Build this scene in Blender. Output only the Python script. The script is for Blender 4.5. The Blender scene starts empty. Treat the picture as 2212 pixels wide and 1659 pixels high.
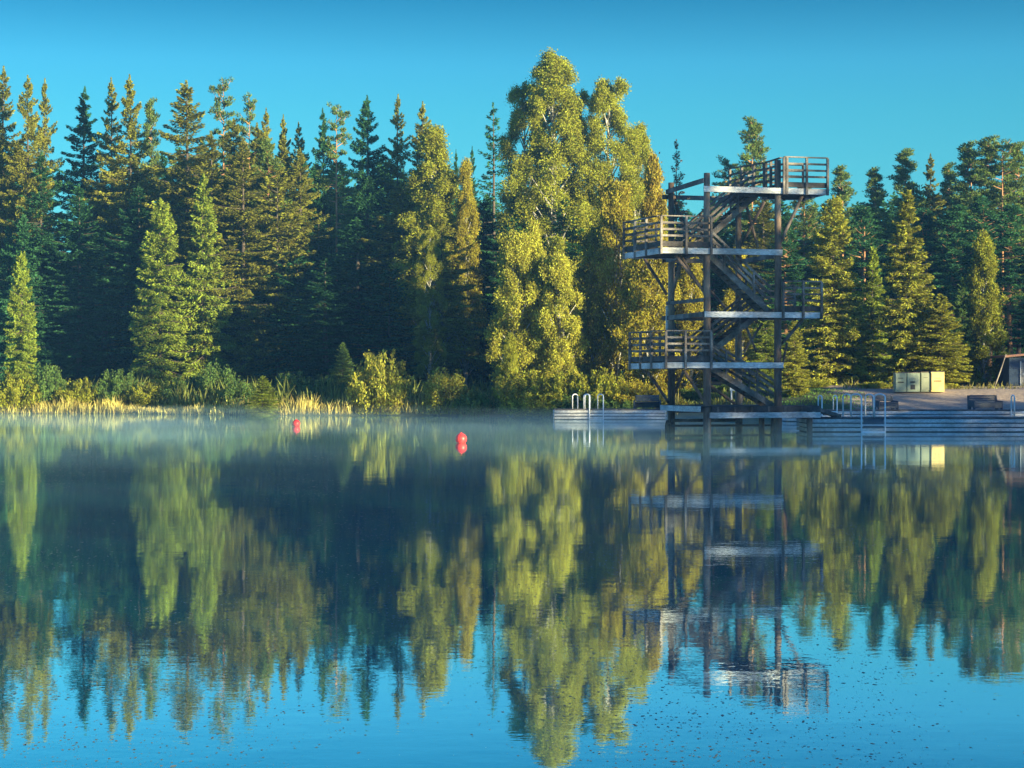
import bpy, math, random
import numpy as np
from mathutils import Vector, Matrix, noise as mnoise

sc = bpy.context.scene
COL = sc.collection
R = math.radians
PI = math.pi

# ------------------------------------------------------------------ camera, sky, sun, exposure
CAM_H = 2.05
F = 4000.0            # focal length in pixels of a 2212 px wide frame
CX, CY = 1106.0, 829.5
cam = bpy.data.cameras.new('camera')
camo = bpy.data.objects.new('camera', cam)
COL.objects.link(camo)
camo.location = (0, 0, CAM_H)
camo.rotation_euler = (R(90), 0, 0)
cam.sensor_width = 36
cam.lens = F / 2212 * 36
cam.clip_end = 4000
sc.camera = camo

PHI, ELEV = R(50), R(9)           # sun: azimuth to the right of straight behind the camera, elevation
SUN = Vector((math.sin(PHI) * math.cos(ELEV), -math.cos(PHI) * math.cos(ELEV), math.sin(ELEV)))
SKY_STRENGTH = 0.055
w = bpy.data.worlds.new('World')
sc.world = w
w.use_nodes = True
nt = w.node_tree
nt.nodes.clear()
o_ = nt.nodes.new('ShaderNodeOutputWorld')
bg = nt.nodes.new('ShaderNodeBackground')
sky = nt.nodes.new('ShaderNodeTexSky')
sky.sky_type = 'NISHITA'
sky.sun_disc = False
sky.sun_elevation = ELEV
sky.sun_rotation = PI - PHI
sky.altitude = 100
sky.air_density = 1.0
sky.dust_density = 0.3
sky.ozone_density = 2.5
tint = nt.nodes.new('ShaderNodeMix')
tint.data_type = 'RGBA'
tint.blend_type = 'MULTIPLY'
tint.inputs[0].default_value = 1
# sky tint: deepens with height in view, brightened overhead as added blue fill
geo_ = nt.nodes.new('ShaderNodeTexCoord')
sep_ = nt.nodes.new('ShaderNodeSeparateXYZ')
nt.links.new(geo_.outputs['Generated'], sep_.inputs[0])
grad = nt.nodes.new('ShaderNodeValToRGB')
nt.links.new(sep_.outputs[2], grad.inputs[0])
GR_STOPS = [(0.0, (0.34, 1.05, 1.12)), (0.145, (0.22, 0.95, 1.06)), (0.17, (0.20, 0.90, 1.08)), (0.205, (0.065, 0.56, 0.76)), (0.45, (0.42, 0.95, 1.7)), (1.0, (0.5, 1.0, 2.0))]
while len(grad.color_ramp.elements) < len(GR_STOPS): grad.color_ramp.elements.new(0.5)
for i_, (p_, c_) in enumerate(GR_STOPS):
    grad.color_ramp.elements[i_].position = p_; grad.color_ramp.elements[i_].color = (*c_, 1)
nt.links.new(grad.outputs[0], tint.inputs[7])
nt.links.new(sky.outputs[0], tint.inputs[6])
nt.links.new(tint.outputs[2], bg.inputs[0])
bg.inputs[1].default_value = SKY_STRENGTH
nt.links.new(bg.outputs[0], o_.inputs[0])

sl = bpy.data.lights.new('sun', 'SUN')
sl.energy = 5.0
sl.angle = R(0.5)
sl.color = (1.0, 0.87, 0.49)
so = bpy.data.objects.new('sun', sl)
COL.objects.link(so)
so.rotation_euler = SUN.to_track_quat('Z', 'Y').to_euler()
so.location = (60, -40, 60)

sc.view_settings.view_transform = 'Standard'
sc.view_settings.look = 'None'
sc.view_settings.exposure = 1.72
sc.view_settings.gamma = 1
sc.render.engine = 'CYCLES'
sc.cycles.max_bounces = 7
sc.cycles.diffuse_bounces = 3
sc.cycles.glossy_bounces = 3
sc.cycles.transmission_bounces = 3
sc.cycles.volume_bounces = 0
sc.cycles.use_denoising = True
sc.cycles.volume_step_rate = 1.0
sc.cycles.volume_max_steps = 64

# ------------------------------------------------------------------ helpers
def tag(o, label=None, cat=None, group=None, kind=None):
    if label: o['label'] = label
    if cat: o['category'] = cat
    if group: o['group'] = group
    if kind: o['kind'] = kind
    return o

def empty(name, loc=(0, 0, 0), rz=0.0):
    o = bpy.data.objects.new(name, None)
    COL.objects.link(o)
    o.location = loc
    o.rotation_euler = (0, 0, rz)
    return o

def P(px, py, D):
    """world point seen at pixel (px, py) of the 2212 px frame, at depth D"""
    return Vector(((px - CX) * D / F, D, CAM_H + (CY - py) * D / F))

def ztop(py, D):
    return CAM_H + (CY - py) * D / F

class MB:
    """collects boxes, bars and tubes; build() links them as one mesh object"""
    def __init__(s):
        s.v = []; s.f = []; s.sm = []
    def add(s, vs, fs, smooth=False):
        n = len(s.v)
        s.v += [tuple(v) for v in vs]
        s.f += [tuple(n + i for i in f) for f in fs]
        s.sm += [smooth] * len(fs)
    def box(s, x0, x1, y0, y1, z0, z1, M=None):
        vs = [Vector(p) for p in ((x0,y0,z0),(x1,y0,z0),(x1,y1,z0),(x0,y1,z0),(x0,y0,z1),(x1,y0,z1),(x1,y1,z1),(x0,y1,z1))]
        if M: vs = [M @ v for v in vs]
        s.add(vs, [(0,3,2,1),(4,5,6,7),(0,1,5,4),(1,2,6,5),(2,3,7,6),(3,0,4,7)])
    def bar(s, a, b, wd, ht, up=Vector((0, 0, 1))):
        """a rectangular bar from a to b, wd wide sideways, ht high along up"""
        a, b = Vector(a), Vector(b)
        d = (b - a).normalized()
        side = d.cross(up)
        if side.length < 1e-4: side = d.cross(Vector((1, 0, 0)))
        side.normalize()
        u = side.cross(d).normalized()
        vs = []
        for p in (a, b):
            for (i, j) in ((-1,-1),(1,-1),(1,1),(-1,1)):
                vs.append(p + side * (i * wd / 2) + u * (j * ht / 2))
        s.add(vs, [(0,1,2,3),(7,6,5,4),(0,4,5,1),(1,5,6,2),(2,6,7,3),(3,7,4,0)])
    def tube(s, pts, rad, n=10, caps=True):
        pts = [Vector(p) for p in pts]
        if not isinstance(rad, (list, tuple)): rad = [rad] * len(pts)
        base = len(s.v)
        ref = None
        for k, p in enumerate(pts):
            a = pts[max(k - 1, 0)]; b = pts[min(k + 1, len(pts) - 1)]
            d = (b - a).normalized()
            if ref is None:
                ref = d.orthogonal().normalized()
            ref = (ref - d * ref.dot(d)).normalized()
            bi = d.cross(ref)
            for q in range(n):
                an = 2 * PI * q / n
                s.v.append(tuple(p + (ref * math.cos(an) + bi * math.sin(an)) * rad[k]))
        for k in range(len(pts) - 1):
            for q in range(n):
                a0 = base + k * n + q; a1 = base + k * n + (q + 1) % n
                s.f.append((a0, a1, a1 + n, a0 + n)); s.sm.append(True)
        if caps:
            s.f.append(tuple(base + q for q in reversed(range(n)))); s.sm.append(False)
            e = base + (len(pts) - 1) * n
            s.f.append(tuple(e + q for q in range(n))); s.sm.append(False)
    def lathe(s, prof, n=24, c=(0, 0, 0)):
        base = len(s.v); c = Vector(c)
        for (r, z) in prof:
            for q in range(n):
                an = 2 * PI * q / n
                s.v.append(tuple(c + Vector((r * math.cos(an), r * math.sin(an), z))))
        for k in range(len(prof) - 1):
            for q in range(n):
                a0 = base + k * n + q; a1 = base + k * n + (q + 1) % n
                s.f.append((a0, a1, a1 + n, a0 + n)); s.sm.append(True)
    def prism(s, pts2, y0, y1, M=None):
        """outline in x,z extruded from y0 to y1"""
        n = len(pts2)
        vs = [Vector((p[0], y0, p[1])) for p in pts2] + [Vector((p[0], y1, p[1])) for p in pts2]
        if M: vs = [M @ v for v in vs]
        fs = [tuple(range(n)), tuple(reversed(range(n, 2 * n)))]
        fs += [(i + n, (i + 1) % n + n, (i + 1) % n, i) for i in range(n)]
        s.add(vs, fs)
    def build(s, name, mat, parent=None, bevel=0.0):
        me = bpy.data.meshes.new(name)
        me.from_pydata(s.v, [], s.f)
        me.polygons.foreach_set('use_smooth', s.sm)
        me.materials.append(mat)
        me.update()
        o = bpy.data.objects.new(name, me)
        COL.objects.link(o)
        if parent: o.parent = parent
        if bevel:
            b = o.modifiers.new('bevel', 'BEVEL'); b.width = bevel; b.segments = 1; b.limit_method = 'ANGLE'
        return o

def quad_mesh(name, V, mat, extra=None):
    """V: (N,4,3) array of quads; extra: an MB whose faces come too"""
    me = bpy.data.meshes.new(name)
    n = V.shape[0]
    me.vertices.add(n * 4)
    me.vertices.foreach_set('co', V.reshape(-1).astype(np.float32))
    me.loops.add(n * 4)
    me.loops.foreach_set('vertex_index', np.arange(n * 4, dtype=np.int32))
    me.polygons.add(n)
    me.polygons.foreach_set('loop_start', np.arange(0, n * 4, 4, dtype=np.int32))
    me.materials.append(mat)
    me.update(calc_edges=True)
    return me

def nrm(a):
    return a / np.maximum(np.linalg.norm(a, axis=-1, keepdims=True), 1e-9)

# ------------------------------------------------------------------ materials
def newmat(name):
    m = bpy.data.materials.new(name); m.use_nodes = True
    t = m.node_tree
    return m, t, t.nodes['Principled BSDF'], t.nodes['Material Output']

def nd(t, typ, **kw):
    n = t.nodes.new(typ)
    for k, v in kw.items(): setattr(n, k, v)
    return n

def ramp(t, fac, stops):
    r = nd(t, 'ShaderNodeValToRGB')
    e = r.color_ramp.elements
    while len(e) < len(stops): e.new(0.5)
    for i, (p, c) in enumerate(stops):
        e[i].position = p; e[i].color = (*c, 1)
    t.links.new(fac, r.inputs[0])
    return r.outputs[0]

def noise_fac(t, scale, detail=4, coord='Object', stretch=(1, 1, 1), rough=0.55):
    tc = nd(t, 'ShaderNodeTexCoord')
    mp = nd(t, 'ShaderNodeMapping'); mp.inputs['Scale'].default_value = stretch
    t.links.new(tc.outputs[coord], mp.inputs[0])
    n = nd(t, 'ShaderNodeTexNoise')
    n.inputs['Scale'].default_value = scale; n.inputs['Detail'].default_value = detail
    n.inputs['Roughness'].default_value = rough
    t.links.new(mp.outputs[0], n.inputs['Vector'])
    return n.outputs[0]

def bump(t, b, fac, strength=0.3, dist=0.01):
    bn = nd(t, 'ShaderNodeBump'); bn.inputs['Strength'].default_value = strength; bn.inputs['Distance'].default_value = dist
    t.links.new(fac, bn.inputs['Height']); t.links.new(bn.outputs[0], b.inputs['Normal'])

def noisy_mat(name, c0, c1, scale=6, rough=0.7, stretch=(1, 1, 1), metallic=0.0, bmp=0.0, detail=5):
    m, t, b, o = newmat(name)
    f = noise_fac(t, scale, detail, 'Object', stretch)
    t.links.new(ramp(t, f, [(0.3, c0), (0.7, c1)]), b.inputs['Base Color'])
    b.inputs['Roughness'].default_value = rough
    b.inputs['Metallic'].default_value = metallic
    if bmp: bump(t, b, f, bmp, 0.02)
    return m

def leaf_mat(name, transl=0.35):
    m, t, b, o = newmat(name)
    t.nodes.remove(b)
    oi = nd(t, 'ShaderNodeObjectInfo')
    geo = nd(t, 'ShaderNodeNewGeometry')
    f = noise_fac(t, 0.9, 3, 'Object')
    mr = nd(t, 'ShaderNodeMapRange'); mr.inputs['From Min'].default_value = 0.3; mr.inputs['From Max'].default_value = 0.7
    mr.inputs['To Min'].default_value = 0.55; mr.inputs['To Max'].default_value = 1.35
    t.links.new(f, mr.inputs[0])
    mr2 = nd(t, 'ShaderNodeMapRange'); mr2.inputs['To Min'].default_value = 0.6; mr2.inputs['To Max'].default_value = 1.4
    t.links.new(geo.outputs['Random Per Island'], mr2.inputs[0])
    mu = nd(t, 'ShaderNodeMath', operation='MULTIPLY'); t.links.new(mr.outputs[0], mu.inputs[0]); t.links.new(mr2.outputs[0], mu.inputs[1])
    hs = nd(t, 'ShaderNodeHueSaturation')
    mh = nd(t, 'ShaderNodeMapRange'); mh.inputs['To Min'].default_value = 0.475; mh.inputs['To Max'].default_value = 0.52
    t.links.new(geo.outputs['Random Per Island'], mh.inputs[0])
    t.links.new(mh.outputs[0], hs.inputs['Hue'])
    t.links.new(oi.outputs['Color'], hs.inputs['Color']); t.links.new(mu.outputs[0], hs.inputs['Value'])
    d = nd(t, 'ShaderNodeBsdfDiffuse'); tr = nd(t, 'ShaderNodeBsdfTranslucent')
    t.links.new(hs.outputs[0], d.inputs[0]); t.links.new(hs.outputs[0], tr.inputs[0])
    mx = nd(t, 'ShaderNodeMixShader'); mx.inputs[0].default_value = transl
    t.links.new(d.outputs[0], mx.inputs[1]); t.links.new(tr.outputs[0], mx.inputs[2])
    t.links.new(mx.outputs[0], o.inputs[0])
    return m

M = {}
M['needles'] = leaf_mat('needles', 0.25)
M['leaves'] = leaf_mat('leaves', 0.4)
M['blades'] = leaf_mat('blades', 0.4)
M['spruce_bark'] = noisy_mat('spruce_bark', (0.05, 0.038, 0.03), (0.13, 0.10, 0.08), 5, 0.9, (1, 1, 0.3), bmp=0.6)
M['pine_bark'] = noisy_mat('pine_bark', (0.30, 0.13, 0.06), (0.42, 0.24, 0.13), 4, 0.9, (1, 1, 0.3), bmp=0.5)
M['birch_bark'] = noisy_mat('birch_bark', (0.10, 0.09, 0.08), (0.62, 0.60, 0.55), 2.2, 0.8, (1, 1, 3.0), bmp=0.2)
def wood_mat(name, dark, mid, pale, scale=1.3, stretch=(1, 1, 1)):
    """weathered timber: broad stains, fine grain, lighter worn streaks"""
    m, t, b, o = newmat(name)
    f1 = noise_fac(t, scale, 3, 'Object', stretch); f2 = noise_fac(t, scale * 11, 6, 'Object', stretch, 0.7)
    c1 = ramp(t, f1, [(0.32, dark), (0.52, mid), (0.70, pale)])
    c2 = ramp(t, f2, [(0.30, (0.45, 0.43, 0.42)), (0.55, (1.0, 1.0, 1.0)), (0.75, (1.35, 1.3, 1.25))])
    mx = nd(t, 'ShaderNodeMix', data_type='RGBA', blend_type='MULTIPLY'); mx.inputs[0].default_value = 0.85
    t.links.new(c1, mx.inputs[6]); t.links.new(c2, mx.inputs[7]); t.links.new(mx.outputs[2], b.inputs['Base Color'])
    b.inputs['Roughness'].default_value = 0.85; bump(t, b, f2, 0.5, 0.02)
    return m
M['wood'] = wood_mat('weathered_wood', (0.07, 0.055, 0.045), (0.17, 0.145, 0.125), (0.33, 0.295, 0.26))
M['pole_wood'] = wood_mat('pole_wood', (0.08, 0.05, 0.035), (0.19, 0.13, 0.095), (0.36, 0.28, 0.21), 1.1, (1.5, 1.5, 0.35))
M['dark_wood'] = wood_mat('dark_wood', (0.03, 0.025, 0.022), (0.07, 0.06, 0.055), (0.13, 0.115, 0.10))
M['pale_board'] = wood_mat('pale_board', (0.36, 0.35, 0.33), (0.62, 0.61, 0.58), (0.80, 0.79, 0.76), 0.9, (0.7, 1, 2))
M['galvanised'] = noisy_mat('galvanised_steel', (0.86, 0.86, 0.86), (0.92, 0.92, 0.92), 9, 0.4)
M['bench_paint'] = noisy_mat('bench_plastic', (0.035, 0.05, 0.075), (0.07, 0.09, 0.12), 6, 0.55)
M['rubber'] = noisy_mat('tyre_rubber', (0.015, 0.015, 0.016), (0.035, 0.035, 0.035), 8, 0.75)
M['buoy'] = noisy_mat('buoy_plastic', (0.80, 0.03, 0.03), (0.88, 0.05, 0.045), 5, 0.4)
M['cab_green'] = noisy_mat('cabinet_green', (0.24, 0.30, 0.22), (0.32, 0.38, 0.28), 3, 0.6)
M['cab_dull'] = noisy_mat('cabinet_dull', (0.19, 0.22, 0.15), (0.27, 0.29, 0.20), 3, 0.6)
M['cab_yellow'] = noisy_mat('cabinet_yellow', (0.60, 0.42, 0.14), (0.74, 0.56, 0.22), 3, 0.6)
M['black'] = noisy_mat('black_slot', (0.012, 0.012, 0.014), (0.03, 0.03, 0.03), 3, 0.6)
M['white_paint'] = noisy_mat('white_paint', (0.70, 0.72, 0.72), (0.82, 0.82, 0.80), 5, 0.5)
M['shed_blue'] = noisy_mat('shed_boards', (0.03, 0.055, 0.10), (0.06, 0.10, 0.17), 5, 0.8, (6, 6, 0.4), bmp=0.3)
M['shed_grey'] = noisy_mat('shed_door_boards', (0.20, 0.19, 0.18), (0.36, 0.34, 0.32), 5, 0.8, (6, 6, 0.4), bmp=0.3)
M['roof_felt'] = noisy_mat('roof_boards', (0.20, 0.09, 0.06), (0.32, 0.17, 0.12), 4, 0.85, bmp=0.3)

# water ---------------------------------------------------------------
def water_mat():
    m, t, b, o = newmat('lake_water')
    t.nodes.remove(b)
    f1 = noise_fac(t, 0.5, 2, 'Object', (1, 1, 1))
    f2 = noise_fac(t, 3.0, 3, 'Object', (1, 1.6, 1))
    f3 = noise_fac(t, 16.0, 2, 'Object', (1, 1, 1))
    a = nd(t, 'ShaderNodeMath', operation='MULTIPLY'); a.inputs[1].default_value = 0.20; t.links.new(f2, a.inputs[0])
    c = nd(t, 'ShaderNodeMath', operation='MULTIPLY'); c.inputs[1].default_value = 0.05; t.links.new(f3, c.inputs[0])
    s = nd(t, 'ShaderNodeMath', operation='ADD'); t.links.new(f1, s.inputs[0]); t.links.new(a.outputs[0], s.inputs[1])
    s2 = nd(t, 'ShaderNodeMath', operation='ADD'); t.links.new(s.outputs[0], s2.inputs[0]); t.links.new(c.outputs[0], s2.inputs[1])
    bn = nd(t, 'ShaderNodeBump'); bn.inputs['Strength'].default_value = 1.0; bn.inputs['Distance'].default_value = 0.003
    t.links.new(s2.outputs[0], bn.inputs['Height'])
    body = nd(t, 'ShaderNodeBsdfDiffuse'); body.inputs[0].default_value = (0.01, 0.34, 0.38, 1)
    gl = nd(t, 'ShaderNodeBsdfGlossy'); gl.inputs[0].default_value = (0.86, 0.97, 1.0, 1); gl.inputs['Roughness'].default_value = 0.012
    t.links.new(bn.outputs[0], gl.inputs['Normal'])
    fr = nd(t, 'ShaderNodeFresnel'); fr.inputs['IOR'].default_value = 3.2
    mx = nd(t, 'ShaderNodeMixShader'); t.links.new(fr.outputs[0], mx.inputs[0])
    pw = nd(t, 'ShaderNodeMath', operation='POWER'); pw.inputs[1].default_value = 0.2; t.links.new(fr.outputs[0], pw.inputs[0]); t.links.new(pw.outputs[0], mx.inputs[0])
    t.links.new(body.outputs[0], mx.inputs[1]); t.links.new(gl.outputs[0], mx.inputs[2])
    t.links.new(mx.outputs[0], o.inputs[0])
    return m
M['water'] = water_mat()

# ------------------------------------------------------------------ terrain
SHX = [-600, -120, -80, -60, -45, -35, -27, -20, -15, -8, -2, 3, 9, 12, 18, 30, 38, 44, 50, 56, 64, 600]
SHY = [-60, -20, 60, 105, 126, 129, 128, 123, 121, 120.5, 119, 116, 113, 110, 105, 104, 99, 62, 22, -40, -150, -400]
def shore(x): return float(np.interp(x, SHX, SHY))
def ground_z(x, y):
    t = y - shore(x)
    k = min(max((x - 10) / 6.0, 0), 1)
    zl = np.interp(t, [-6, -1.2, 0, 2, 8, 20, 60, 500], [-1.6, -0.5, 0.02, 0.35, 0.9, 1.6, 2.6, 3.5])
    zr = np.interp(t, [-6, -1.2, 0, 1, 3.5, 8, 14, 30, 500], [-1.6, -0.5, 0.1, 0.5, 0.95, 1.72, 1.95, 2.2, 3.5])
    z = zl * (1 - k) + zr * k
    n = mnoise.noise(Vector((x * 0.15, y * 0.15, 0.3))) * 0.25 + mnoise.noise(Vector((x * 0.6, y * 0.6, 7.3))) * 0.07
    return float(z + n * min(max((t - 1) / 6, 0), 1) * (1 - 0.55 * k))

def make_ground():
    xs = np.concatenate([np.linspace(-1500, -90, 18), np.linspace(-84, -48, 10), np.arange(-46, 50, 0.6), np.linspace(52, 100, 14), np.linspace(110, 1500, 18)])
    ys = np.concatenate([np.linspace(-600, 40, 20), np.linspace(46, 94, 14), np.arange(96, 150, 0.6), np.linspace(152, 220, 18), np.linspace(240, 2500, 18)])
    nx, ny = len(xs), len(ys)
    vs = [(x, y, ground_z(x, y)) for y in ys for x in xs]
    fs = [(j * nx + i, j * nx + i + 1, (j + 1) * nx + i + 1, (j + 1) * nx + i) for j in range(ny - 1) for i in range(nx - 1)]
    me = bpy.data.meshes.new('ground'); me.from_pydata(vs, [], fs)
    me.polygons.foreach_set('use_smooth', [True] * len(fs))
    m, t, b, o = newmat('ground_soil')
    tc = nd(t, 'ShaderNodeTexCoord'); sx = nd(t, 'ShaderNodeSeparateXYZ'); t.links.new(tc.outputs['Object'], sx.inputs[0])
    nf = noise_fac(t, 0.35, 5); fine = noise_fac(t, 3.5, 6, rough=0.7)
    soil = ramp(t, fine, [(0.35, (0.025, 0.03, 0.012)), (0.65, (0.07, 0.075, 0.03))])
    grass = ramp(t, fine, [(0.35, (0.035, 0.06, 0.015)), (0.65, (0.09, 0.12, 0.035))])
    sand = ramp(t, fine, [(0.3, (0.30, 0.22, 0.16)), (0.7, (0.54, 0.42, 0.31))])
    # the beach: x between 17.5 and 60, up to y 117; grass bank left of it
    def edge(src, lo, hi):
        ad = nd(t, 'ShaderNodeMath', operation='MULTIPLY_ADD'); ad.inputs[1].default_value = 5.0; t.links.new(nf, ad.inputs[0]); t.links.new(src, ad.inputs[2])
        mr = nd(t, 'ShaderNodeMapRange'); mr.inputs['From Min'].default_value = lo + 2.5; mr.inputs['From Max'].default_value = hi + 2.5
        t.links.new(ad.outputs[0], mr.inputs[0]); return mr.outputs[0]
    mx = edge(sx.outputs[0], 19.0, 20.0); my = edge(sx.outputs[1], 119, 117); gx = edge(sx.outputs[0], 9, 12)
    ms = nd(t, 'ShaderNodeMath', operation='MULTIPLY'); t.links.new(mx, ms.inputs[0]); t.links.new(my, ms.inputs[1])
    ml = nd(t, 'ShaderNodeMath', operation='MULTIPLY'); t.links.new(gx, ml.inputs[0]); t.links.new(my, ml.inputs[1])
    c1 = nd(t, 'ShaderNodeMix', data_type='RGBA'); t.links.new(ml.outputs[0], c1.inputs[0]); t.links.new(soil, c1.inputs[6]); t.links.new(grass, c1.inputs[7])
    c2 = nd(t, 'ShaderNodeMix', data_type='RGBA'); t.links.new(ms.outputs[0], c2.inputs[0]); t.links.new(c1.outputs[2], c2.inputs[6]); t.links.new(sand, c2.inputs[7])
    t.links.new(c2.outputs[2], b.inputs['Base Color']); b.inputs['Roughness'].default_value = 0.95
    bump(t, b, fine, 0.6, 0.12)
    me.materials.append(m)
    ob = bpy.data.objects.new('ground', me); COL.objects.link(ob); tag(ob, kind='structure')
make_ground()

wm = MB()
wm.add([(-700, -400, 0), (700, -400, 0), (700, 160, 0), (-700, 160, 0)], [(0, 1, 2, 3)])
tag(wm.build('lake_water', M['water']), kind='structure')

# ------------------------------------------------------------------ foliage generators (nominal size, copies are scaled)
def trunk_tube(h, r, rng, lean=0.15, n=9, seg=10, top=0.06):
    mb = MB()
    pts = []; rad = []
    ax, ay = rng.uniform(-lean, lean, 2)
    for k in range(seg + 1):
        s = k / seg
        pts.append((ax * math.sin(s * 2.2), ay * math.sin(s * 2.9), -0.4 + (h + 0.35) * s))
        rad.append(r * (1 - s) ** 0.8 + r * top * 0.5 + (0.25 * r if k == 0 else 0))
    mb.tube(pts, rad, n)
    return mb, pts

def leaf_quads(C, U, V):
    return np.stack([C - U, C + V - U * 0.15, C + U, C - V - U * 0.15], axis=1)

def spruce_data(h, Rr, seed, whorl=0.34, nb=8, dens=1.0, z0=0.03, ragged=0.3, leaf=0.17, power=0.85, hang=1.0, flat=False, bulge=2.0):
    rng = np.random.default_rng(seed)
    mb, _ = trunk_tube(h, h * 0.012, rng, 0.1)
    C = []; U = []; V = []
    z = h * z0
    while z < h * 0.985:
        t = z / h
        prof = min(1.0, (1 - t) * bulge) ** power
        if t < 0.12: prof *= 0.75 + 0.25 * t / 0.12
        n = max(4, int(nb * (0.55 + 0.6 * (1 - t)))) if not flat else nb
        for k in range(n):
            if rng.random() < 0.10: continue
            az = rng.uniform(0, 2 * PI)
            L = Rr * prof * rng.uniform(1 - ragged * 1.3, 1 + ragged * 0.55) + 0.10
            zz = z + rng.uniform(-0.5, 0.5) * whorl
            up = np.interp(t, [0, 0.4, 0.8, 1], [-0.22, -0.05, 0.35, 0.9]) + rng.uniform(-0.1, 0.1)
            m = int((L / 0.10 + 3) * 4 * dens)
            s = rng.random(m) ** 0.75
            d = np.array([math.cos(az), math.sin(az), 0]); p = np.array([-math.sin(az), math.cos(az), 0])
            side = rng.choice([-1, 1], m)
            tl = (0.26 * L * (1 - s) ** 0.6 + 0.10) * rng.random(m) ** 0.7
            curve = up * s - 0.28 * s ** 1.5 + 0.20 * s ** 3
            pos = np.outer(L * s - 0.0, d) + np.outer(side * tl, p) + np.outer(tl * 0.45, d)
            dz = L * curve + zz - rng.random(m) * (0.10 + 0.16 * hang * (L / (L + 1)) * (1 - 0.5 * s)) - 0.25 * tl
            pos[:, 2] += dz
            pos += rng.normal(0, 0.02, (m, 3))
            u = d * 0.9 + np.outer(side * 0.8, p) + rng.normal(0, 0.35, (m, 3)); u[:, 2] += -0.25 + up * 0.5
            u = nrm(u)
            v = nrm(np.cross(u, rng.normal(0, 0.6, (m, 3)) + np.array([0, 0, 1.0])))
            ls = leaf * rng.uniform(0.6, 1.25, (m, 1))
            C.append(pos); U.append(u * ls); V.append(v * ls * 0.38)
            if L > 1.0 and k % 2 == 0:
                mb.tube([(0, 0, zz), tuple(d * L * 0.5 + np.array([0, 0, zz + L * (up * .5 - .28 * .35 + .025)])), tuple(d * L * 0.92 + np.array([0, 0, zz + L * (up * .92 - .25 + .15)]))], [0.03 + 0.006 * L, 0.02, 0.008], 4)
        z += whorl * rng.uniform(0.7, 1.2) * (0.8 + 0.2 * (1 - t))
    # leader
    m = int(60 * dens); zz = h * 0.97 + rng.random(m) * h * 0.035
    a = rng.uniform(0, 2 * PI, m); rr = (h * 1.008 - zz) * 0.18 + 0.02
    C.append(np.stack([np.cos(a) * rr, np.sin(a) * rr, zz], 1)); u = nrm(np.stack([np.cos(a), np.sin(a), np.full(m, 1.0)], 1)); U.append(u * leaf * 0.6)
    V.append(nrm(np.cross(u, rng.normal(0, 1, (m, 3)))) * leaf * 0.25)
    return leaf_quads(np.concatenate(C), np.concatenate(U), np.concatenate(V)), mb

def pine_data(h, Rr, seed, crown0=0.45, nbr=60, clump=70, flat=0.45, cr=0.5, leaf=0.15, shape='round', limb=0.05):
    rng = np.random.default_rng(seed)
    mb, _ = trunk_tube(h, h * 0.011, rng, 0.25)
    C = []; U = []; V = []
    for k in range(nbr):
        t = crown0 + (1 - crown0) * ((k + rng.random()) / nbr)
        q = (t - crown0) / (1 - crown0)
        if shape == 'round': prof = math.sin(PI * min(1, 0.16 + 0.80 * q ** 0.9)) ** 0.7
        else: prof = min(1.0, (1 - q) * 1.3 + 0.05) ** 0.8
        L = Rr * prof * rng.uniform(0.55, 1.12) + 0.15
        az = rng.uniform(0, 2 * PI); d = np.array([math.cos(az), math.sin(az), 0])
        up = np.interp(q, [0, 0.5, 1], [-0.08, 0.18, 0.8]) + rng.uniform(-0.12, 0.12)
        z = t * h
        end = d * L + np.array([0, 0, z + up * L])
        mb.tube([(0, 0, z), tuple(d * L * 0.5 + np.array([0, 0, z + up * L * 0.35])), tuple(end)], [limb, limb * 0.6, 0.015], 5)
        ncl = max(2, int(L / 0.42))
        for c in range(ncl):
            s = 0.35 + 0.68 * (c + rng.random()) / ncl
            cc = d * L * s + np.array([0, 0, z + up * L * s * (0.7 + 0.3 * s)]) + rng.normal(0, 0.16 + 0.1 * L * 0.3, 3) * np.array([1, 1, 0.5])
            r = cr * rng.uniform(0.6, 1.15)
            m = int(clump * rng.uniform(0.7, 1.3))
            x = nrm(rng.normal(0, 1, (m, 3))) * (rng.random((m, 1)) ** 0.4) * r
            x[:, 2] = x[:, 2] * flat + 0.05
            u = nrm(x + np.array([0, 0, 0.22 * r]) + rng.normal(0, 0.25 * r, (m, 3)))
            ls = leaf * rng.uniform(0.6, 1.2, (m, 1))
            C.append(cc + x); U.append(u * ls); V.append(nrm(np.cross(u, rng.normal(0, 1, (m, 3)))) * ls * 0.32)
    return leaf_quads(np.concatenate(C), np.concatenate(U), np.concatenate(V)), mb

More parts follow.
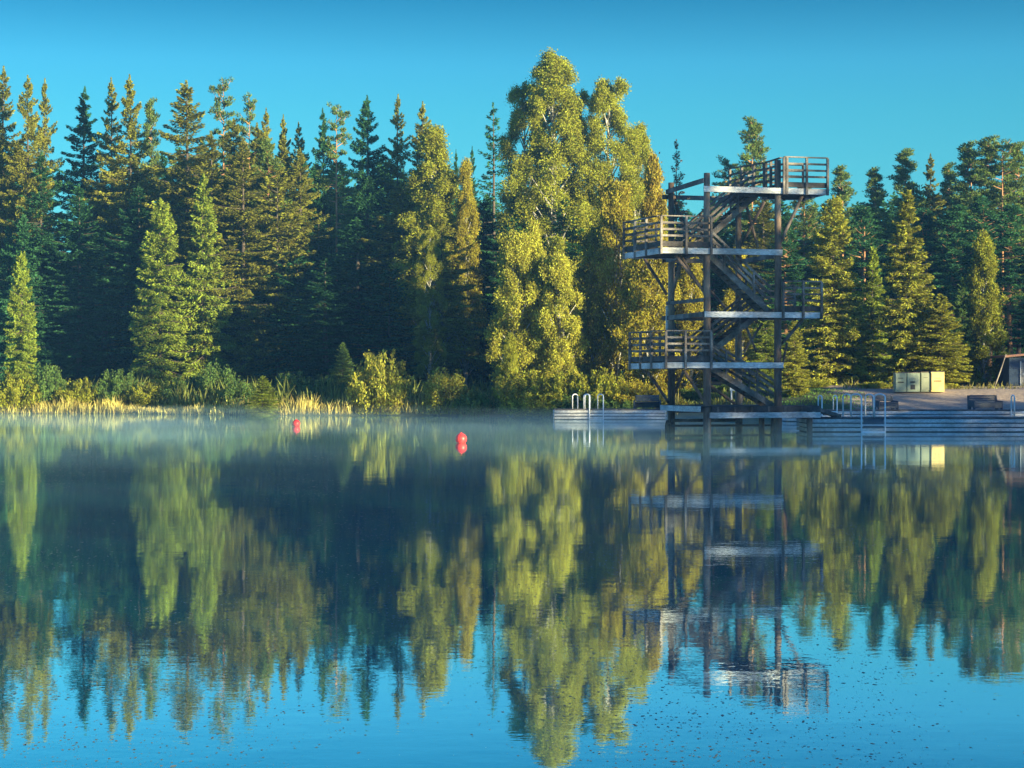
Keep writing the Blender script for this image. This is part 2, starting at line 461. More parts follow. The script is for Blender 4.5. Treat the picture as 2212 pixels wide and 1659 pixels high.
def birch_data(h, Rr, seed, lobes=46, hubs=12, nl=44, droop=1.0, leaf=0.11, z0=0.12, shape='egg', lr=0.9):
    rng = np.random.default_rng(seed)
    mb, _ = trunk_tube(h * 0.97, h * 0.010, rng, 0.3)
    C = []
    for k in range(lobes):
        t = z0 + (1 - z0) * ((k + rng.random()) / lobes) ** 0.9
        q = (t - z0) / (1 - z0)
        if shape == 'egg': prof = np.interp(q, [0, 0.15, 0.4, 0.65, 0.85, 0.95, 1], [0.75, 0.98, 1.0, 0.78, 0.50, 0.32, 0.12])
        elif shape == 'cone': prof = np.interp(q, [0, 0.2, 0.5, 0.8, 1], [0.8, 1, 0.72, 0.36, 0.08])
        else: prof = np.interp(q, [0, 0.3, 0.7, 1], [0.7, 1, 0.9, 0.35])
        az = k * 2.4 + rng.uniform(-0.7, 0.7)
        rad = Rr * prof * rng.uniform(0.35, 0.95)
        c = np.array([math.cos(az) * rad, math.sin(az) * rad, t * h])
        z1 = max(0.06 * h, t * h - rad * 1.3 - 0.6)
        mb.tube([(0, 0, z1), tuple(c * np.array([.55, .55, 0]) + np.array([0, 0, z1 + (t * h - z1) * 0.62])), tuple(c)], [0.05 + 0.012 * Rr, 0.035, 0.012], 5)
        r = lr * rng.uniform(0.6, 1.25) * (0.5 + 0.5 * prof) * Rr / 3.0
        for j in range(hubs):
            hp = c + nrm(rng.normal(0, 1, 3)) * (rng.random() ** 0.5) * r * np.array([1, 1, 1.15])
            m = int(nl * rng.uniform(0.6, 1.3))
            Ld = droop * rng.uniform(0.25, 1.0) * (0.6 + 0.4 * Rr / 3)
            s = rng.random(m)
            out = nrm(np.array([hp[0], hp[1], 0.001]))
            x = hp + np.outer(s * 0.25 * Ld, out) + rng.normal(0, 0.11 + 0.08 * r, (m, 3))
            x[:, 2] += -s * Ld + 0.25 * Ld
            C.append(x)
    C = np.concatenate(C); m = len(C)
    u = rng.normal(0, 0.55, (m, 3)); u[:, 2] -= 0.7; u = nrm(u)
    ls = leaf * rng.uniform(0.6, 1.3, (m, 1))
    v = nrm(np.cross(u, rng.normal(0, 1, (m, 3))))
    return leaf_quads(C, u * ls, v * ls * 0.6), mb

def bush_data(h, Rr, seed, stems=70, nl=110, leaf=0.09, up=1.0):
    """many shoots fanning out of the ground, leaves all along them"""
    rng = np.random.default_rng(seed)
    mb = MB(); C = []; U = []
    for k in range(stems):
        az = rng.uniform(0, 2 * PI); q = rng.random() ** 0.6
        b = np.array([math.cos(az), math.sin(az), 0]) * Rr * 0.55 * q
        tip = np.array([math.cos(az) * Rr * q, math.sin(az) * Rr * q, h * (1 - 0.55 * q ** 2.2) * rng.uniform(0.62, 1.0)])
        mid = (b + tip) / 2 + np.array([0, 0, 0.12 * h])
        if k % 2 == 0: mb.tube([tuple(b + np.array([0, 0, -0.2])), tuple(mid), tuple(tip)], [0.022, 0.015, 0.006], 4)
        s = rng.random(nl) ** 0.7
        x = np.outer((1 - s) ** 2, b) + np.outer(2 * s * (1 - s), mid) + np.outer(s ** 2, tip)
        wd = 0.20 * (1 - s) + 0.055
        x += rng.normal(0, 1, (nl, 3)) * wd[:, None] * (0.6 + 0.25 * h)
        C.append(x)
        U.append(nrm(tip - mid + rng.normal(0, 0.5 * h, (nl, 3)) * 0.5))
    C = np.concatenate(C); U = np.concatenate(U); m = len(C)
    C[:, 2] = np.maximum(C[:, 2], 0.0)
    ls = leaf * rng.uniform(0.6, 1.3, (m, 1))
    return leaf_quads(C, U * ls, nrm(np.cross(U, rng.normal(0, 1, (m, 3)))) * ls * 0.5), mb

VAR = {}     # key -> (crown mesh, trunk mesh, nominal height, nominal radius)
def variant(key, data, h, r, leafm, barkm):
    q, mb = data
    cm = quad_mesh('crown', q, leafm)
    tm = bpy.data.meshes.new('trunk'); tm.from_pydata(mb.v, [], mb.f)
    tm.polygons.foreach_set('use_smooth', mb.sm); tm.materials.append(barkm)
    VAR[key] = (cm, tm, h, r)

N, LV = M['needles'], M['leaves']
SB, PB, BB = M['spruce_bark'], M['pine_bark'], M['birch_bark']
for i in range(4): variant(f'spruce{i}', spruce_data(22, 2.9, 10 + i, whorl=0.40, nb=7, dens=2.3, leaf=0.125, bulge=2.8, ragged=(0.3, 0.42, 0.25, 0.5)[i], power=(1.05, 1.1, 0.95, 1.1)[i]), 22, 3.0, N, SB)
for i in range(3): variant(f'young{i}', spruce_data(11, 1.9, 30 + i, whorl=0.28, nb=9, dens=2.2, bulge=1.7, ragged=(0.2, 0.3, 0.12)[i], leaf=0.11, power=(0.75, 0.9, 0.62)[i]), 11, 2.0, N, SB)
variant('thin0', spruce_data(22, 2.4, 44, whorl=0.62, nb=6, dens=0.8, ragged=0.35, leaf=0.16), 22, 2.5, N, SB)
variant('bare0', spruce_data(20, 2.0, 45, whorl=0.6, nb=7, dens=0.8, ragged=0.3, leaf=0.13), 20, 2.0, N, SB)
variant('layer0', spruce_data(16, 3.2, 46, whorl=0.85, nb=8, dens=1.6, ragged=0.4, leaf=0.17, power=0.45, hang=0.25), 16, 3.4, N, SB)
variant('layer1', spruce_data(16, 3.2, 47, whorl=0.7, nb=8, dens=1.4, ragged=0.45, leaf=0.17, power=0.55, hang=0.4), 16, 3.4, N, SB)
variant('pine0', pine_data(22, 2.7, 50, 0.42, 70, 75), 22, 3.0, N, PB)
variant('pine1', pine_data(22, 2.6, 51, 0.30, 115, 80, shape='cone', cr=0.6), 22, 2.9, N, PB)
variant('pine2', pine_data(22, 2.4, 52, 0.55, 42, 60), 22, 2.7, N, PB)
variant('pine3', pine_data(22, 2.9, 53, 0.20, 125, 75, shape='cone', flat=0.35, cr=0.6), 22, 3.1, N, PB)
variant('birch0', birch_data(25, 3.0, 60, lobes=72, hubs=16, nl=100, leaf=0.070), 25, 3.4, LV, BB)
variant('birch1', birch_data(25, 2.6, 61, lobes=62, hubs=16, nl=100, leaf=0.070, shape='oval'), 25, 3.0, LV, BB)
variant('birch2', birch_data(20, 2.6, 62, lobes=62, hubs=15, nl=90, leaf=0.070, shape='cone', droop=0.7), 20, 2.9, LV, BB)
variant('ybirch0', birch_data(10, 1.7, 63, lobes=60, hubs=11, nl=85, droop=0.5, leaf=0.066, z0=0.04, shape='oval', lr=0.95), 10, 2.0, LV, BB)
variant('ybirch1', birch_data(10, 1.6, 64, lobes=52, hubs=11, nl=85, droop=0.45, leaf=0.066, z0=0.04, shape='cone', lr=0.95), 10, 1.9, LV, BB)
variant('bush0', bush_data(3.0, 2.2, 70), 3.0, 2.2, LV, SB)
variant('bush1', bush_data(2.4, 2.6, 71, stems=90), 2.4, 2.6, LV, SB)
variant('bush2', bush_data(3.6, 1.9, 72, stems=60, leaf=0.10), 3.6, 1.9, LV, SB)

rr = random.Random(5)
def plant(kind, key, x, y, ztip, rad, col, label, cat, group=None, z=None):
    cm, tm, h, r = VAR[key]
    gz = (ground_z(x, y) if z is None else z) - 0.05
    e = empty(kind, (x, y, gz), rr.uniform(0, 6.28))
    sz = max(0.5, (ztip - gz)) / h; sr = rad / r
    e.scale = (sr, sr, sz)
    tag(e, label, cat, group)
    for nm, me in (('trunk' if kind[-4:] == 'tree' else 'stem', tm), ('crown', cm)):
        o = bpy.data.objects.new(nm, me); COL.objects.link(o); o.parent = e
        if nm == 'crown': o.color = (*col, 1)
    return e

# leaf colours; DK also holds painted shade, SPR and BL painted sunlight
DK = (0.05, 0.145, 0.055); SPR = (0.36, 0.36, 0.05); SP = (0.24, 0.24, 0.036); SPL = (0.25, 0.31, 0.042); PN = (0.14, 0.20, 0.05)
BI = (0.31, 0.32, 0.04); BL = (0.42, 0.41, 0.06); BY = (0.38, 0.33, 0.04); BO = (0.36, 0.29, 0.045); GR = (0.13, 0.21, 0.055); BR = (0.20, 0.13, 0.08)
KIND = {'s': ('spruce_tree', 'spruce tree'), 'p': ('pine_tree', 'pine tree'), 'b': ('birch_tree', 'birch tree'), 'u': ('shrub', 'shrub')}
G_SKY = 'tall trees on the forest skyline'; G_MID = 'conifers in the middle of the wood'; G_YOUNG = 'young trees at the forest edge'
G_RP = 'pines behind the beach'; G_BUSH = 'shrubs along the shore'
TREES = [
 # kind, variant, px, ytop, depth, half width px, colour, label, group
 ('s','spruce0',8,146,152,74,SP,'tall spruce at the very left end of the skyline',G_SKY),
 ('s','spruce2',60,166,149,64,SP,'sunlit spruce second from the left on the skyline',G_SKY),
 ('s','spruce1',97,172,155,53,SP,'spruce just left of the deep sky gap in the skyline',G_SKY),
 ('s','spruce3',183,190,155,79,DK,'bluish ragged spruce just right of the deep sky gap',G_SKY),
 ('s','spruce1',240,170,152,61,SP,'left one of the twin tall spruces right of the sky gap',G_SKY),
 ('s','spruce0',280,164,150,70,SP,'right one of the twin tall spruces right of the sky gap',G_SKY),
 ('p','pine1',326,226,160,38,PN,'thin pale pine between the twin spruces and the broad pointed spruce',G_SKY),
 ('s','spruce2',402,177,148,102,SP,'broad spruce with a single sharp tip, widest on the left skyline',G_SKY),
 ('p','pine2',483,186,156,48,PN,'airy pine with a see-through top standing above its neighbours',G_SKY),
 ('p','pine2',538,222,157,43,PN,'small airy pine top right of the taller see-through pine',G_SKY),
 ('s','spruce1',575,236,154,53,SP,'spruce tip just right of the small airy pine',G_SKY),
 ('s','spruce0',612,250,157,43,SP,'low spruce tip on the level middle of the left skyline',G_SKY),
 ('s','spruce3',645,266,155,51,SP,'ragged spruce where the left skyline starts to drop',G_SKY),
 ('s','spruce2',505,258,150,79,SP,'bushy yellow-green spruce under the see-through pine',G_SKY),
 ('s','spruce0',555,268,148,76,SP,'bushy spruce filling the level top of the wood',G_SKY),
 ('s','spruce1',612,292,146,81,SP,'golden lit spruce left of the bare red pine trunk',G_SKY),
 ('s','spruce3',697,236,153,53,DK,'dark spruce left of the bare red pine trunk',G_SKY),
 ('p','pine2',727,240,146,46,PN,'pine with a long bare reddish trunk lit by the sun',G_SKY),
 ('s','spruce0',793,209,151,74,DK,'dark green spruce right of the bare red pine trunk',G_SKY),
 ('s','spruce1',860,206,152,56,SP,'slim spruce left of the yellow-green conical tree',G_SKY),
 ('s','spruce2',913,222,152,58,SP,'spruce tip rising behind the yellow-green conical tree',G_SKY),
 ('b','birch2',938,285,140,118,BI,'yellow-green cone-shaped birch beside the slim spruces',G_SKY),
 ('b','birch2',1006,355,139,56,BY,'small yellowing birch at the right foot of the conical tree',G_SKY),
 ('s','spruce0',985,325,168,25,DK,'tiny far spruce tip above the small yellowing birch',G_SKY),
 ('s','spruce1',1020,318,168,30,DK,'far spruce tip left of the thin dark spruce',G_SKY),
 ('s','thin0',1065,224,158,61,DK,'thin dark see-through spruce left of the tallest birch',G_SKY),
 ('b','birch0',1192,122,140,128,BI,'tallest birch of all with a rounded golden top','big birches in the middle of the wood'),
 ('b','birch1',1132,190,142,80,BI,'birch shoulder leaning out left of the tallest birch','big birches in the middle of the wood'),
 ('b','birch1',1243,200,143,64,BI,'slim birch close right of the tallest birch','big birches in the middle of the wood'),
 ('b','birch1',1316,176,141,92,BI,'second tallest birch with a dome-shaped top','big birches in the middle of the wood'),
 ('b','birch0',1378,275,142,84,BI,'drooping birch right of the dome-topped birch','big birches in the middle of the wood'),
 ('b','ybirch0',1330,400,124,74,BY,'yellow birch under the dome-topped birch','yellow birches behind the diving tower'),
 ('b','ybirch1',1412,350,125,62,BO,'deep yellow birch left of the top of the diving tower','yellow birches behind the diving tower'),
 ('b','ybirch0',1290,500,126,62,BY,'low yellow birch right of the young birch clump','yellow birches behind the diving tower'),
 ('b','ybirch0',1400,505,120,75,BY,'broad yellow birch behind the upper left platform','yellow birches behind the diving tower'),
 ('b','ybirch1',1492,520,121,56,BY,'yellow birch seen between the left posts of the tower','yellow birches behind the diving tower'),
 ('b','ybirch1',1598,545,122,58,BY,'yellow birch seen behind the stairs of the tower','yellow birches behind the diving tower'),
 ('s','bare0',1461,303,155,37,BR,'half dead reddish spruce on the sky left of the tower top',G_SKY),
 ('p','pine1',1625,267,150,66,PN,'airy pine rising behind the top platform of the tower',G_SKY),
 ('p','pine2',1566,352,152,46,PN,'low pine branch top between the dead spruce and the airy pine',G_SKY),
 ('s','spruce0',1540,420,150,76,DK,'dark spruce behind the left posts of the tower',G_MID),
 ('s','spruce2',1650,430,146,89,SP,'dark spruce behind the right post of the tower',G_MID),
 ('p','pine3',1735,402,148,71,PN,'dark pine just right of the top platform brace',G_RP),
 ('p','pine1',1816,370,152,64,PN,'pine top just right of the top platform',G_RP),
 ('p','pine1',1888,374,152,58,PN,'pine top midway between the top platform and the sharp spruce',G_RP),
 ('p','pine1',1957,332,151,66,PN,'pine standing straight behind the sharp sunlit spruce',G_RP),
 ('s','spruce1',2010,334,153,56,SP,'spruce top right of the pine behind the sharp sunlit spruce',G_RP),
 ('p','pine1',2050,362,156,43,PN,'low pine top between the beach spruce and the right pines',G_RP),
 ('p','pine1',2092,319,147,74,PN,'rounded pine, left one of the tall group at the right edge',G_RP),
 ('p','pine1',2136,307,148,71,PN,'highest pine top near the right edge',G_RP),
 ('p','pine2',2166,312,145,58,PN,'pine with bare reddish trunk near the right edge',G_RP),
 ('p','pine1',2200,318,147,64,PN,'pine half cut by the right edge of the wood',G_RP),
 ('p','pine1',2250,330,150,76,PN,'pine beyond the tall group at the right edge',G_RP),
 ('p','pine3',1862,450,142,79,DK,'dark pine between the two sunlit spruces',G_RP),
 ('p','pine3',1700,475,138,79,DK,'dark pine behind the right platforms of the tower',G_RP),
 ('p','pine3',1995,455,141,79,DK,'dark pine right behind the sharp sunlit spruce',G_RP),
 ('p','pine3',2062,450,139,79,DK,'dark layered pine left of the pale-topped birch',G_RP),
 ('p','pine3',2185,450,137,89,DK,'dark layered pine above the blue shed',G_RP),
 ('p','pine3',2125,430,142,76,DK,'dark pine behind the pale-topped birch',G_RP),
 # middle of the wood
 ('s','layer0',355,560,144,90,DK,'dark layered spruce below the bright young spruce',G_MID),
 ('s','layer1',462,555,144,92,DK,'dark layered spruce below the crooked bright young spruce',G_MID),
 ('s','spruce1',225,488,148,102,DK,'shaded broad spruce left of the bright pointed young spruce',G_MID),
 ('s','spruce3',130,525,148,84,DK,'shaded ragged spruce right of the pale columnar spruce',G_MID),
 ('s','young1',50,464,146,59,DK,'shaded spruce with sunlit tips behind the pale columnar spruce',G_MID),
 ('s','young0',18,492,147,37,DK,'narrow dark spruce at the left edge behind the columnar one',G_MID),
 ('s','layer1',600,372,143,101,SP,'big layered spruce lit only in its upper half',G_MID),
 ('s','layer0',640,560,142,96,DK,'dark wide-branched spruce in the deep shade left of the shrub',G_MID),
 ('s','spruce0',770,470,142,117,DK,'dark blue shaded spruce behind the round shrub',G_MID),
 ('s','spruce2',868,400,143,115,SP,'spruce lit on top below the slim skyline spruce',G_MID),
 ('s','layer1',955,480,134.5,96,SP,'layered spruce under the conical birch',G_MID),
 ('s','spruce3',1046,430,144,81,DK,'dark spruce in the hollow left of the tallest birch',G_MID),
 ('s','spruce1',1110,420,139,76,DK,'shaded spruce under the left birch shoulder',G_MID),
 ('s','layer1',1290,600,134,88,DK,'blue-dark spruce right of the young birch clump',G_MID),
 ('s','spruce2',1215,420,140,89,DK,'dark spruce behind the young birch clump',G_MID),
 ('s','spruce1',1380,520,138,102,DK,'dark spruce behind the yellow birches',G_MID),
 ('s','spruce0',690,470,145,89,DK,'shaded spruce under the bare red pine trunk',G_MID),
 ('s','spruce0',520,440,145,89,DK,'shaded spruce right of the crooked bright young spruce',G_MID),
 ('s','spruce3',300,400,147,89,DK,'dark spruce in the shade above the bright young spruce',G_MID),
 ('s','spruce1',90,330,148,81,DK,'shaded spruce below the second skyline spruce',G_MID),
 ('s','spruce2',170,400,147,76,DK,'shaded spruce below the deep sky gap',G_MID),
 ('s','spruce1',455,285,144,82,SP,'golden lit spruce right of the broad pointed spruce',G_MID),
 ('s','spruce3',525,300,143,80,SP,'ragged golden spruce in the middle of the level-topped mass',G_MID),
 ('p','pine3',580,308,145,72,PN,'dense lit pine filling the level-topped mass',G_MID),
 ('s','spruce2',648,322,145,66,SP,'golden spruce closing the level-topped mass on its right',G_MID),
 ('s','spruce0',705,560,139,84,DK,'low dark spruce in the deepest shade above the round shrub',G_MID),
 ('s','layer0',842,590,138,84,DK,'low layered spruce in the blue shade right above the round shrub',G_MID),
 ('b','birch1',928,500,133,44,BI,'slim birch with a pale trunk in the shade left of the young birch clump',G_MID),
 # young trees
 ('s','young2',46,545,130.6,38,SPL,'pale yellow-green columnar spruce at the left shore',G_YOUNG),
 ('s','young2',347,430,140,64,SPL,'bright yellow-green young spruce with a pointed top',G_YOUNG),
 ('s','young1',440,378,141,60,SPL,'crooked bright young spruce right of the pointed one',G_YOUNG),
 ('b','ybirch0',1112,510,122.5,70,BL,'left stem of the sunlit young birch clump on the shore',G_YOUNG),
 ('b','ybirch1',1152,488,123,62,BL,'tallest middle stem of the sunlit young birch clump',G_YOUNG),
 ('b','ybirch0',1208,556,121.5,66,BL,'right stem of the sunlit young birch clump',G_YOUNG),
 ('b','ybirch1',1102,725,120,36,BI,'low birch sapling at the foot of the young birch clump',G_YOUNG),
 ('s','young1',568,812,121,38,SPL,'tiny bright spruce sapling among the shore grass',G_YOUNG),
 ('s','young1',740,740,128,34,GR,'small dark green spruce left of the round shrub',G_YOUNG),
 ('s','young2',1800,424,119,70,SPR,'broad sunlit spruce right of the diving tower',G_YOUNG),
 ('s','young1',1886,534,121,46,SPL,'narrow green spruce between the two big sunlit spruces',G_YOUNG),
 ('s','young1',1960,412,117,72,SPR,'sharp-topped sunlit spruce behind the cabinets',G_YOUNG),
 ('s','young0',2032,636,115.5,62,SPR,'bushy green spruce right of the yellow cabinet',G_YOUNG),
 ('b','ybirch1',2125,512,121,66,BI,'birch with a pale sunlit top left of the blue shed',G_YOUNG),
 ('s','young1',2078,600,121,34,GR,'small spruce tip left of the pale-topped birch',G_YOUNG),
 ('s','young0',1716,690,112,34,SPR,'bright green spruce just right of the lower tower posts',G_YOUNG),
 ('s','young0',1655,660,118,42,SPL,'green spruce behind the lower stairs of the tower',G_YOUNG),
 # shrubs
 ('u','bush0',822,742,121.5,74,BL,'round sunlit shrub standing alone on the shore',G_BUSH),
 ('u','bush2',962,785,120.5,56,BL,'loose upright shrub right of the round one',G_BUSH),
 ('u','bush1',30,800,130,70,BI,'green shrub at the left edge under the columnar spruce',G_BUSH),
 ('u','bush0',98,775,131,54,GR,'green shrub right of the columnar spruce foot',G_BUSH),
 ('u','bush1',175,812,131,64,BI,'low shrub below the shaded ragged spruce',G_BUSH),
 ('u','bush0',255,790,131,60,GR,'bushy green shrub left of the layered spruce foot',G_BUSH),
 ('u','bush1',330,822,130,66,BI,'low green shrub under the layered spruce',G_BUSH),
 ('u','bush0',405,806,129,58,GR,'green shrub right of the layered spruce foot',G_BUSH),
 ('u','bush2',470,775,128,52,GR,'tall green shrub before the second layered spruce',G_BUSH),
 ('u','bush0',630,795,127,56,GR,'dark green shrub behind the shore grass left of the round shrub',G_BUSH),
 ('u','bush1',700,806,127,66,GR,'wide dark green shrub touching the round shrub',G_BUSH),
 ('u','bush2',520,812,125,40,GR,'green shrub left of the tiny spruce sapling',G_BUSH),
 ('u','bush1',1030,838,119.5,56,GR,'low dark shrub left of the willow thicket',G_BUSH),
 ('u','bush0',1130,785,118.5,74,BI,'willow thicket at the foot of the young birches',G_BUSH),
 ('u','bush1',1215,792,117.5,84,BI,'broad willow right of the young birches',G_BUSH),
 ('u','bush1',1300,790,116.5,80,BI,'willow with sunlit crest behind the far dock',G_BUSH),
 ('u','bush0',1368,812,115.5,66,BY,'yellow willow left of the tower foot',G_BUSH),
 ('u','bush1',1425,838,114.5,62,BY,'low yellow willow behind the tower foot',G_BUSH),
 ('u','bush1',1170,838,116.5,90,BI,'dark front willow at the left end of the far dock',G_BUSH),
 ('u','bush1',1270,842,115.5,90,GR,'dark front willow behind the dock ladders',G_BUSH),
 ('u','bush1',1360,858,114.4,74,GR,'low dark willow behind the far dock bench',G_BUSH),
 ('u','bush0',1500,835,118,52,GR,'green shrub seen under the lowest tower platform',G_BUSH),
 ('u','bush1',1590,828,119,60,GR,'dark green shrub behind the white sign post',G_BUSH),
 ('u','bush1',1680,832,118,50,GR,'green shrub at the right foot of the tower',G_BUSH),
 ('u','bush1',1760,832,116,40,BI,'small sunlit shrub under the broad sunlit spruce',G_BUSH),
 ('u','bush1',1890,826,115,44,BI,'low sunlit shrub left of the green cabinet',G_BUSH),
 ('u','bush0',2110,815,121,36,GR,'small shrub between the bushy spruce and the pole',G_BUSH),
]
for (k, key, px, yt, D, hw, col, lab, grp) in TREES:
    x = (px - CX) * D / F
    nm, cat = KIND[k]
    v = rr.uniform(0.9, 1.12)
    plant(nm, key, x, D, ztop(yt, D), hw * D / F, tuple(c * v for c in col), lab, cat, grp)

# unseen trees added on the right bank to shade tower, docks and lower wood
S2 = Vector((SUN.x, SUN.y, 0)).normalized(); U2 = Vector((math.cos(PHI), math.sin(PHI), 0))
def bank(u, dist, h, rad, key, kind):
    # dist measured along the sun direction from the point of the u axis
    p = U2 * u + S2 * dist
    n = 'spruce_tree' if kind == 's' else 'pine_tree'
    plant(n, key, p.x, p.y, ground_z(p.x, p.y) + h, rad, DK, 'unseen dark tree added on the right bank to cast shade', 'tree', 'unseen shade-casting trees added on the right bank')
SHADE_PROF = [(8, 17), (43.9, 17), (44, 4), (52, 4), (52.1, 17), (58.6, 17), (58.7, 4), (63.0, 4), (63.1, 24), (72.4, 24), (73, 14), (79, 14), (79.5, 15.5), (87.2, 15.5), (87.8, 27), (89.8, 27), (90.3, 14.5), (94, 14.5), (95.2, 13), (100.8, 13), (101.6, 9.5), (110.8, 9), (111.5, 17), (114, 18), (118, 18), (119, 22), (145, 24)]
u, k = 9.0, 0
while u < 145:
    h = float(np.interp(u, [a for a, b in SHADE_PROF], [b for a, b in SHADE_PROF])) * (0.93 + 0.14 * ((k * 37) % 7) / 6)
    dist = 8 + max(0.0, 85 - u) * 0.78 + (k % 3) * 3.0
    p = U2 * u + S2 * dist
    rad = 1.2 if h < 9 else (2.2 if u > 75 else 2.7)
    bank(u, dist, h - ground_z(p.x, p.y), rad, ('spruce0', 'spruce2', 'spruce1')[k % 3], 's')
    k += 1
    u += 1.9 if u > 58 else 3.2
# the depth of the wood behind the skyline trees: one far mass
def far_woods():
    rng = np.random.default_rng(3)
    qs = []
    src = []
    for key in ('spruce0', 'spruce1'):
        me = VAR[key][0]; a = np.empty(len(me.vertices) * 3, dtype=np.float32); me.vertices.foreach_get('co', a)
        q = a.reshape(-1, 4, 3); src.append(q[rng.random(len(q)) < 0.28])
    prof_x = [0, 120, 150, 300, 450, 640, 700, 900, 1000, 1070, 1200, 1400, 1500, 1700, 1800, 2000, 2250]
    prof_y = [280, 420, 440, 310, 300, 330, 340, 340, 380, 410, 380, 400, 410, 430, 420, 400, 380]
    for row, D in enumerate((163, 170, 178)):
        for px in np.arange(-80, 2330, 48):
            px = px + rng.uniform(-18, 18)
            if 118 < px < 152: continue
            x = (px - CX) * D / F; zt = ztop(np.interp(px, prof_x, prof_y) + rng.uniform(0, 60), D)
            g = ground_z(x, D); q = src[rng.integers(2)]
            a = rng.uniform(0, 6.28); ca, sa = math.cos(a), math.sin(a); sz = (zt - g) / 22; sr = 0.95
            o = np.empty_like(q); o[..., 0] = (q[..., 0] * ca - q[..., 1] * sa) * sr * 1.15 + x; o[..., 1] = (q[..., 0] * sa + q[..., 1] * ca) * sr + D; o[..., 2] = q[..., 2] * sz + g
            c = o.mean(axis=1, keepdims=True); o = c + (o - c) * 1.7
            qs.append(o)
    me = quad_mesh('far_woods', np.concatenate(qs), N)
    ob = bpy.data.objects.new('far_woods', me); COL.objects.link(ob); ob.color = (*DK, 1)
    tag(ob, 'dark mass of forest behind the skyline trees', 'forest', kind='stuff')
far_woods()

# shore grass, reeds
def blades(name, spans, col, label, kindmat, seed, n_per_m=160, cat='grass'):
    rng = np.random.default_rng(seed); V = []
    for (px0, px1, off0, off1, h0, h1, wd) in spans:
        D = 122; x0, x1 = (px0 - CX) * D / F, (px1 - CX) * D / F
        n = int((x1 - x0) * n_per_m)
        x = rng.uniform(x0, x1, n)
        sh = np.interp(x, SHX, SHY); y = sh + rng.uniform(off0, off1, n)
        cl = np.array([mnoise.noise(Vector((a * 0.9, b * 0.9, 1.7))) for a, b in zip(x, y)])
        z = np.array([ground_z(a, b) for a, b in zip(x, y)]) - 0.05
        h = rng.uniform(h0, h1, n) * (0.75 + 0.8 * np.clip(cl, -0.5, 0.6)); z = np.maximum(z, -0.1)
        a = rng.uniform(0, 2 * PI, n); lean = rng.normal(0, 0.22, (n, 2))
        b = np.stack([x, y, z], 1); s = np.stack([np.cos(a), np.sin(a), np.zeros(n)], 1) * wd
        tip = b + np.stack([lean[:, 0] * h, lean[:, 1] * h, h], 1)
        mid = (b + tip) / 2 + np.stack([-lean[:, 0] * h * 0.15, -lean[:, 1] * h * 0.15, h * 0.05], 1)
        V.append(np.stack([b - s * 0.6, mid - s, tip, mid + s], 1))
    me = quad_mesh(name, np.concatenate(V), M['blades'])
    o = bpy.data.objects.new(name, me); COL.objects.link(o); o.color = (*col, 1)
    tag(o, label, cat, kind='stuff')
blades('shore_grass', [(-60, 250, -0.6, 2.4, 0.35, 1.1, 0.035), (250, 480, -0.3, 1.6, 0.2, 0.7, 0.03), (470, 760, 0.0, 3.2, 0.35, 1.25, 0.03), (740, 1060, 0.4, 3.4, 0.5, 1.5, 0.035), (1040, 1440, 0.5, 2.5, 0.7, 1.3, 0.03)],
       (0.60, 0.52, 0.17), 'dry yellow grass and sedge along the far waterline', 'blades', 81, 210)
blades('undergrowth', [(-60, 470, 1.6, 7.0, 0.6, 1.9, 0.05), (470, 1060, 2.5, 7.0, 0.7, 2.0, 0.05), (1430, 1620, 2.0, 8, 0.25, 0.6, 0.03)],
       (0.24, 0.27, 0.07), 'green weeds and undergrowth behind the dry shore grass', 'blades', 82, 190, 'undergrowth')
blades('lawn_grass', [(1610, 1800, 1.0, 9, 0.08, 0.22, 0.03)], (0.16, 0.30, 0.06), 'short green grass on the bank right of the diving tower', 'blades', 84, 260)
blades('beach_weeds', [(1780, 2200, 8.5, 12, 0.15, 0.55, 0.03)], (0.3, 0.28, 0.09), 'weeds growing along the upper edge of the sand', 'blades', 83, 60, 'weeds')

# ------------------------------------------------------------------ diving tower
TH = R(14)
TA = Vector((math.cos(TH), math.sin(TH), 0)); TB = Vector((-math.sin(TH), math.cos(TH), 0))
TO = Vector(((1527 - CX) * 77 / F, 77, 0))
SA, SBK = 3.15, 4.56                 # post spacing along the front and to the back
tower = empty('diving_tower', TO, TH)
tag(tower, 'tall grey wooden diving tower with four railed platforms and zigzag stairs over the water', 'diving tower')
def L(px, py, j):
    """tower-local point seen at a pixel, on the plane at distance j behind the front"""
    d = Vector(((px - CX) / F, 1, (CY - py) / F)); o = Vector((0, 0, CAM_H)) - TO - TB * j
    k = -o.dot(TB) / d.dot(TB); p = Vector((0, 0, CAM_H)) + d * k - TO
    return Vector((p.dot(TA), p.dot(TB), p.z))
def LI(px, py, i):
    """same, on the plane at distance i along the front"""
    d = Vector(((px - CX) / F, 1, (CY - py) / F)); o = Vector((0, 0, CAM_H)) - TO - TA * i
    k = -o.dot(TA) / d.dot(TA); p = Vector((0, 0, CAM_H)) + d * k - TO
    return Vector((p.dot(TA), p.dot(TB), p.z))

def rough_pole(a, b, r0, r1=None, n=10, wob=0.02):
    mb = MB(); a, b = Vector(a), Vector(b); r1 = r1 or r0
    rnd = random.Random(int(a.x * 100 + b.z * 37))
    k = 6
    pts = [a.lerp(b, q / k) + Vector((rnd.uniform(-wob, wob), rnd.uniform(-wob, wob), 0)) * (0 < q < k) for q in range(k + 1)]
    mb.tube(pts, [r0 + (r1 - r0) * q / k for q in range(k + 1)], n)
    return mb
for (i, j, top) in ((0, 0, 10.82), (SA, 0, 11.45), (0, SBK, 10.9), (SA, SBK, 10.2)):
    rough_pole((i, j, -1.3), (i, j, top), 0.17, 0.13, 12).build('post', M['pole_wood'], tower)

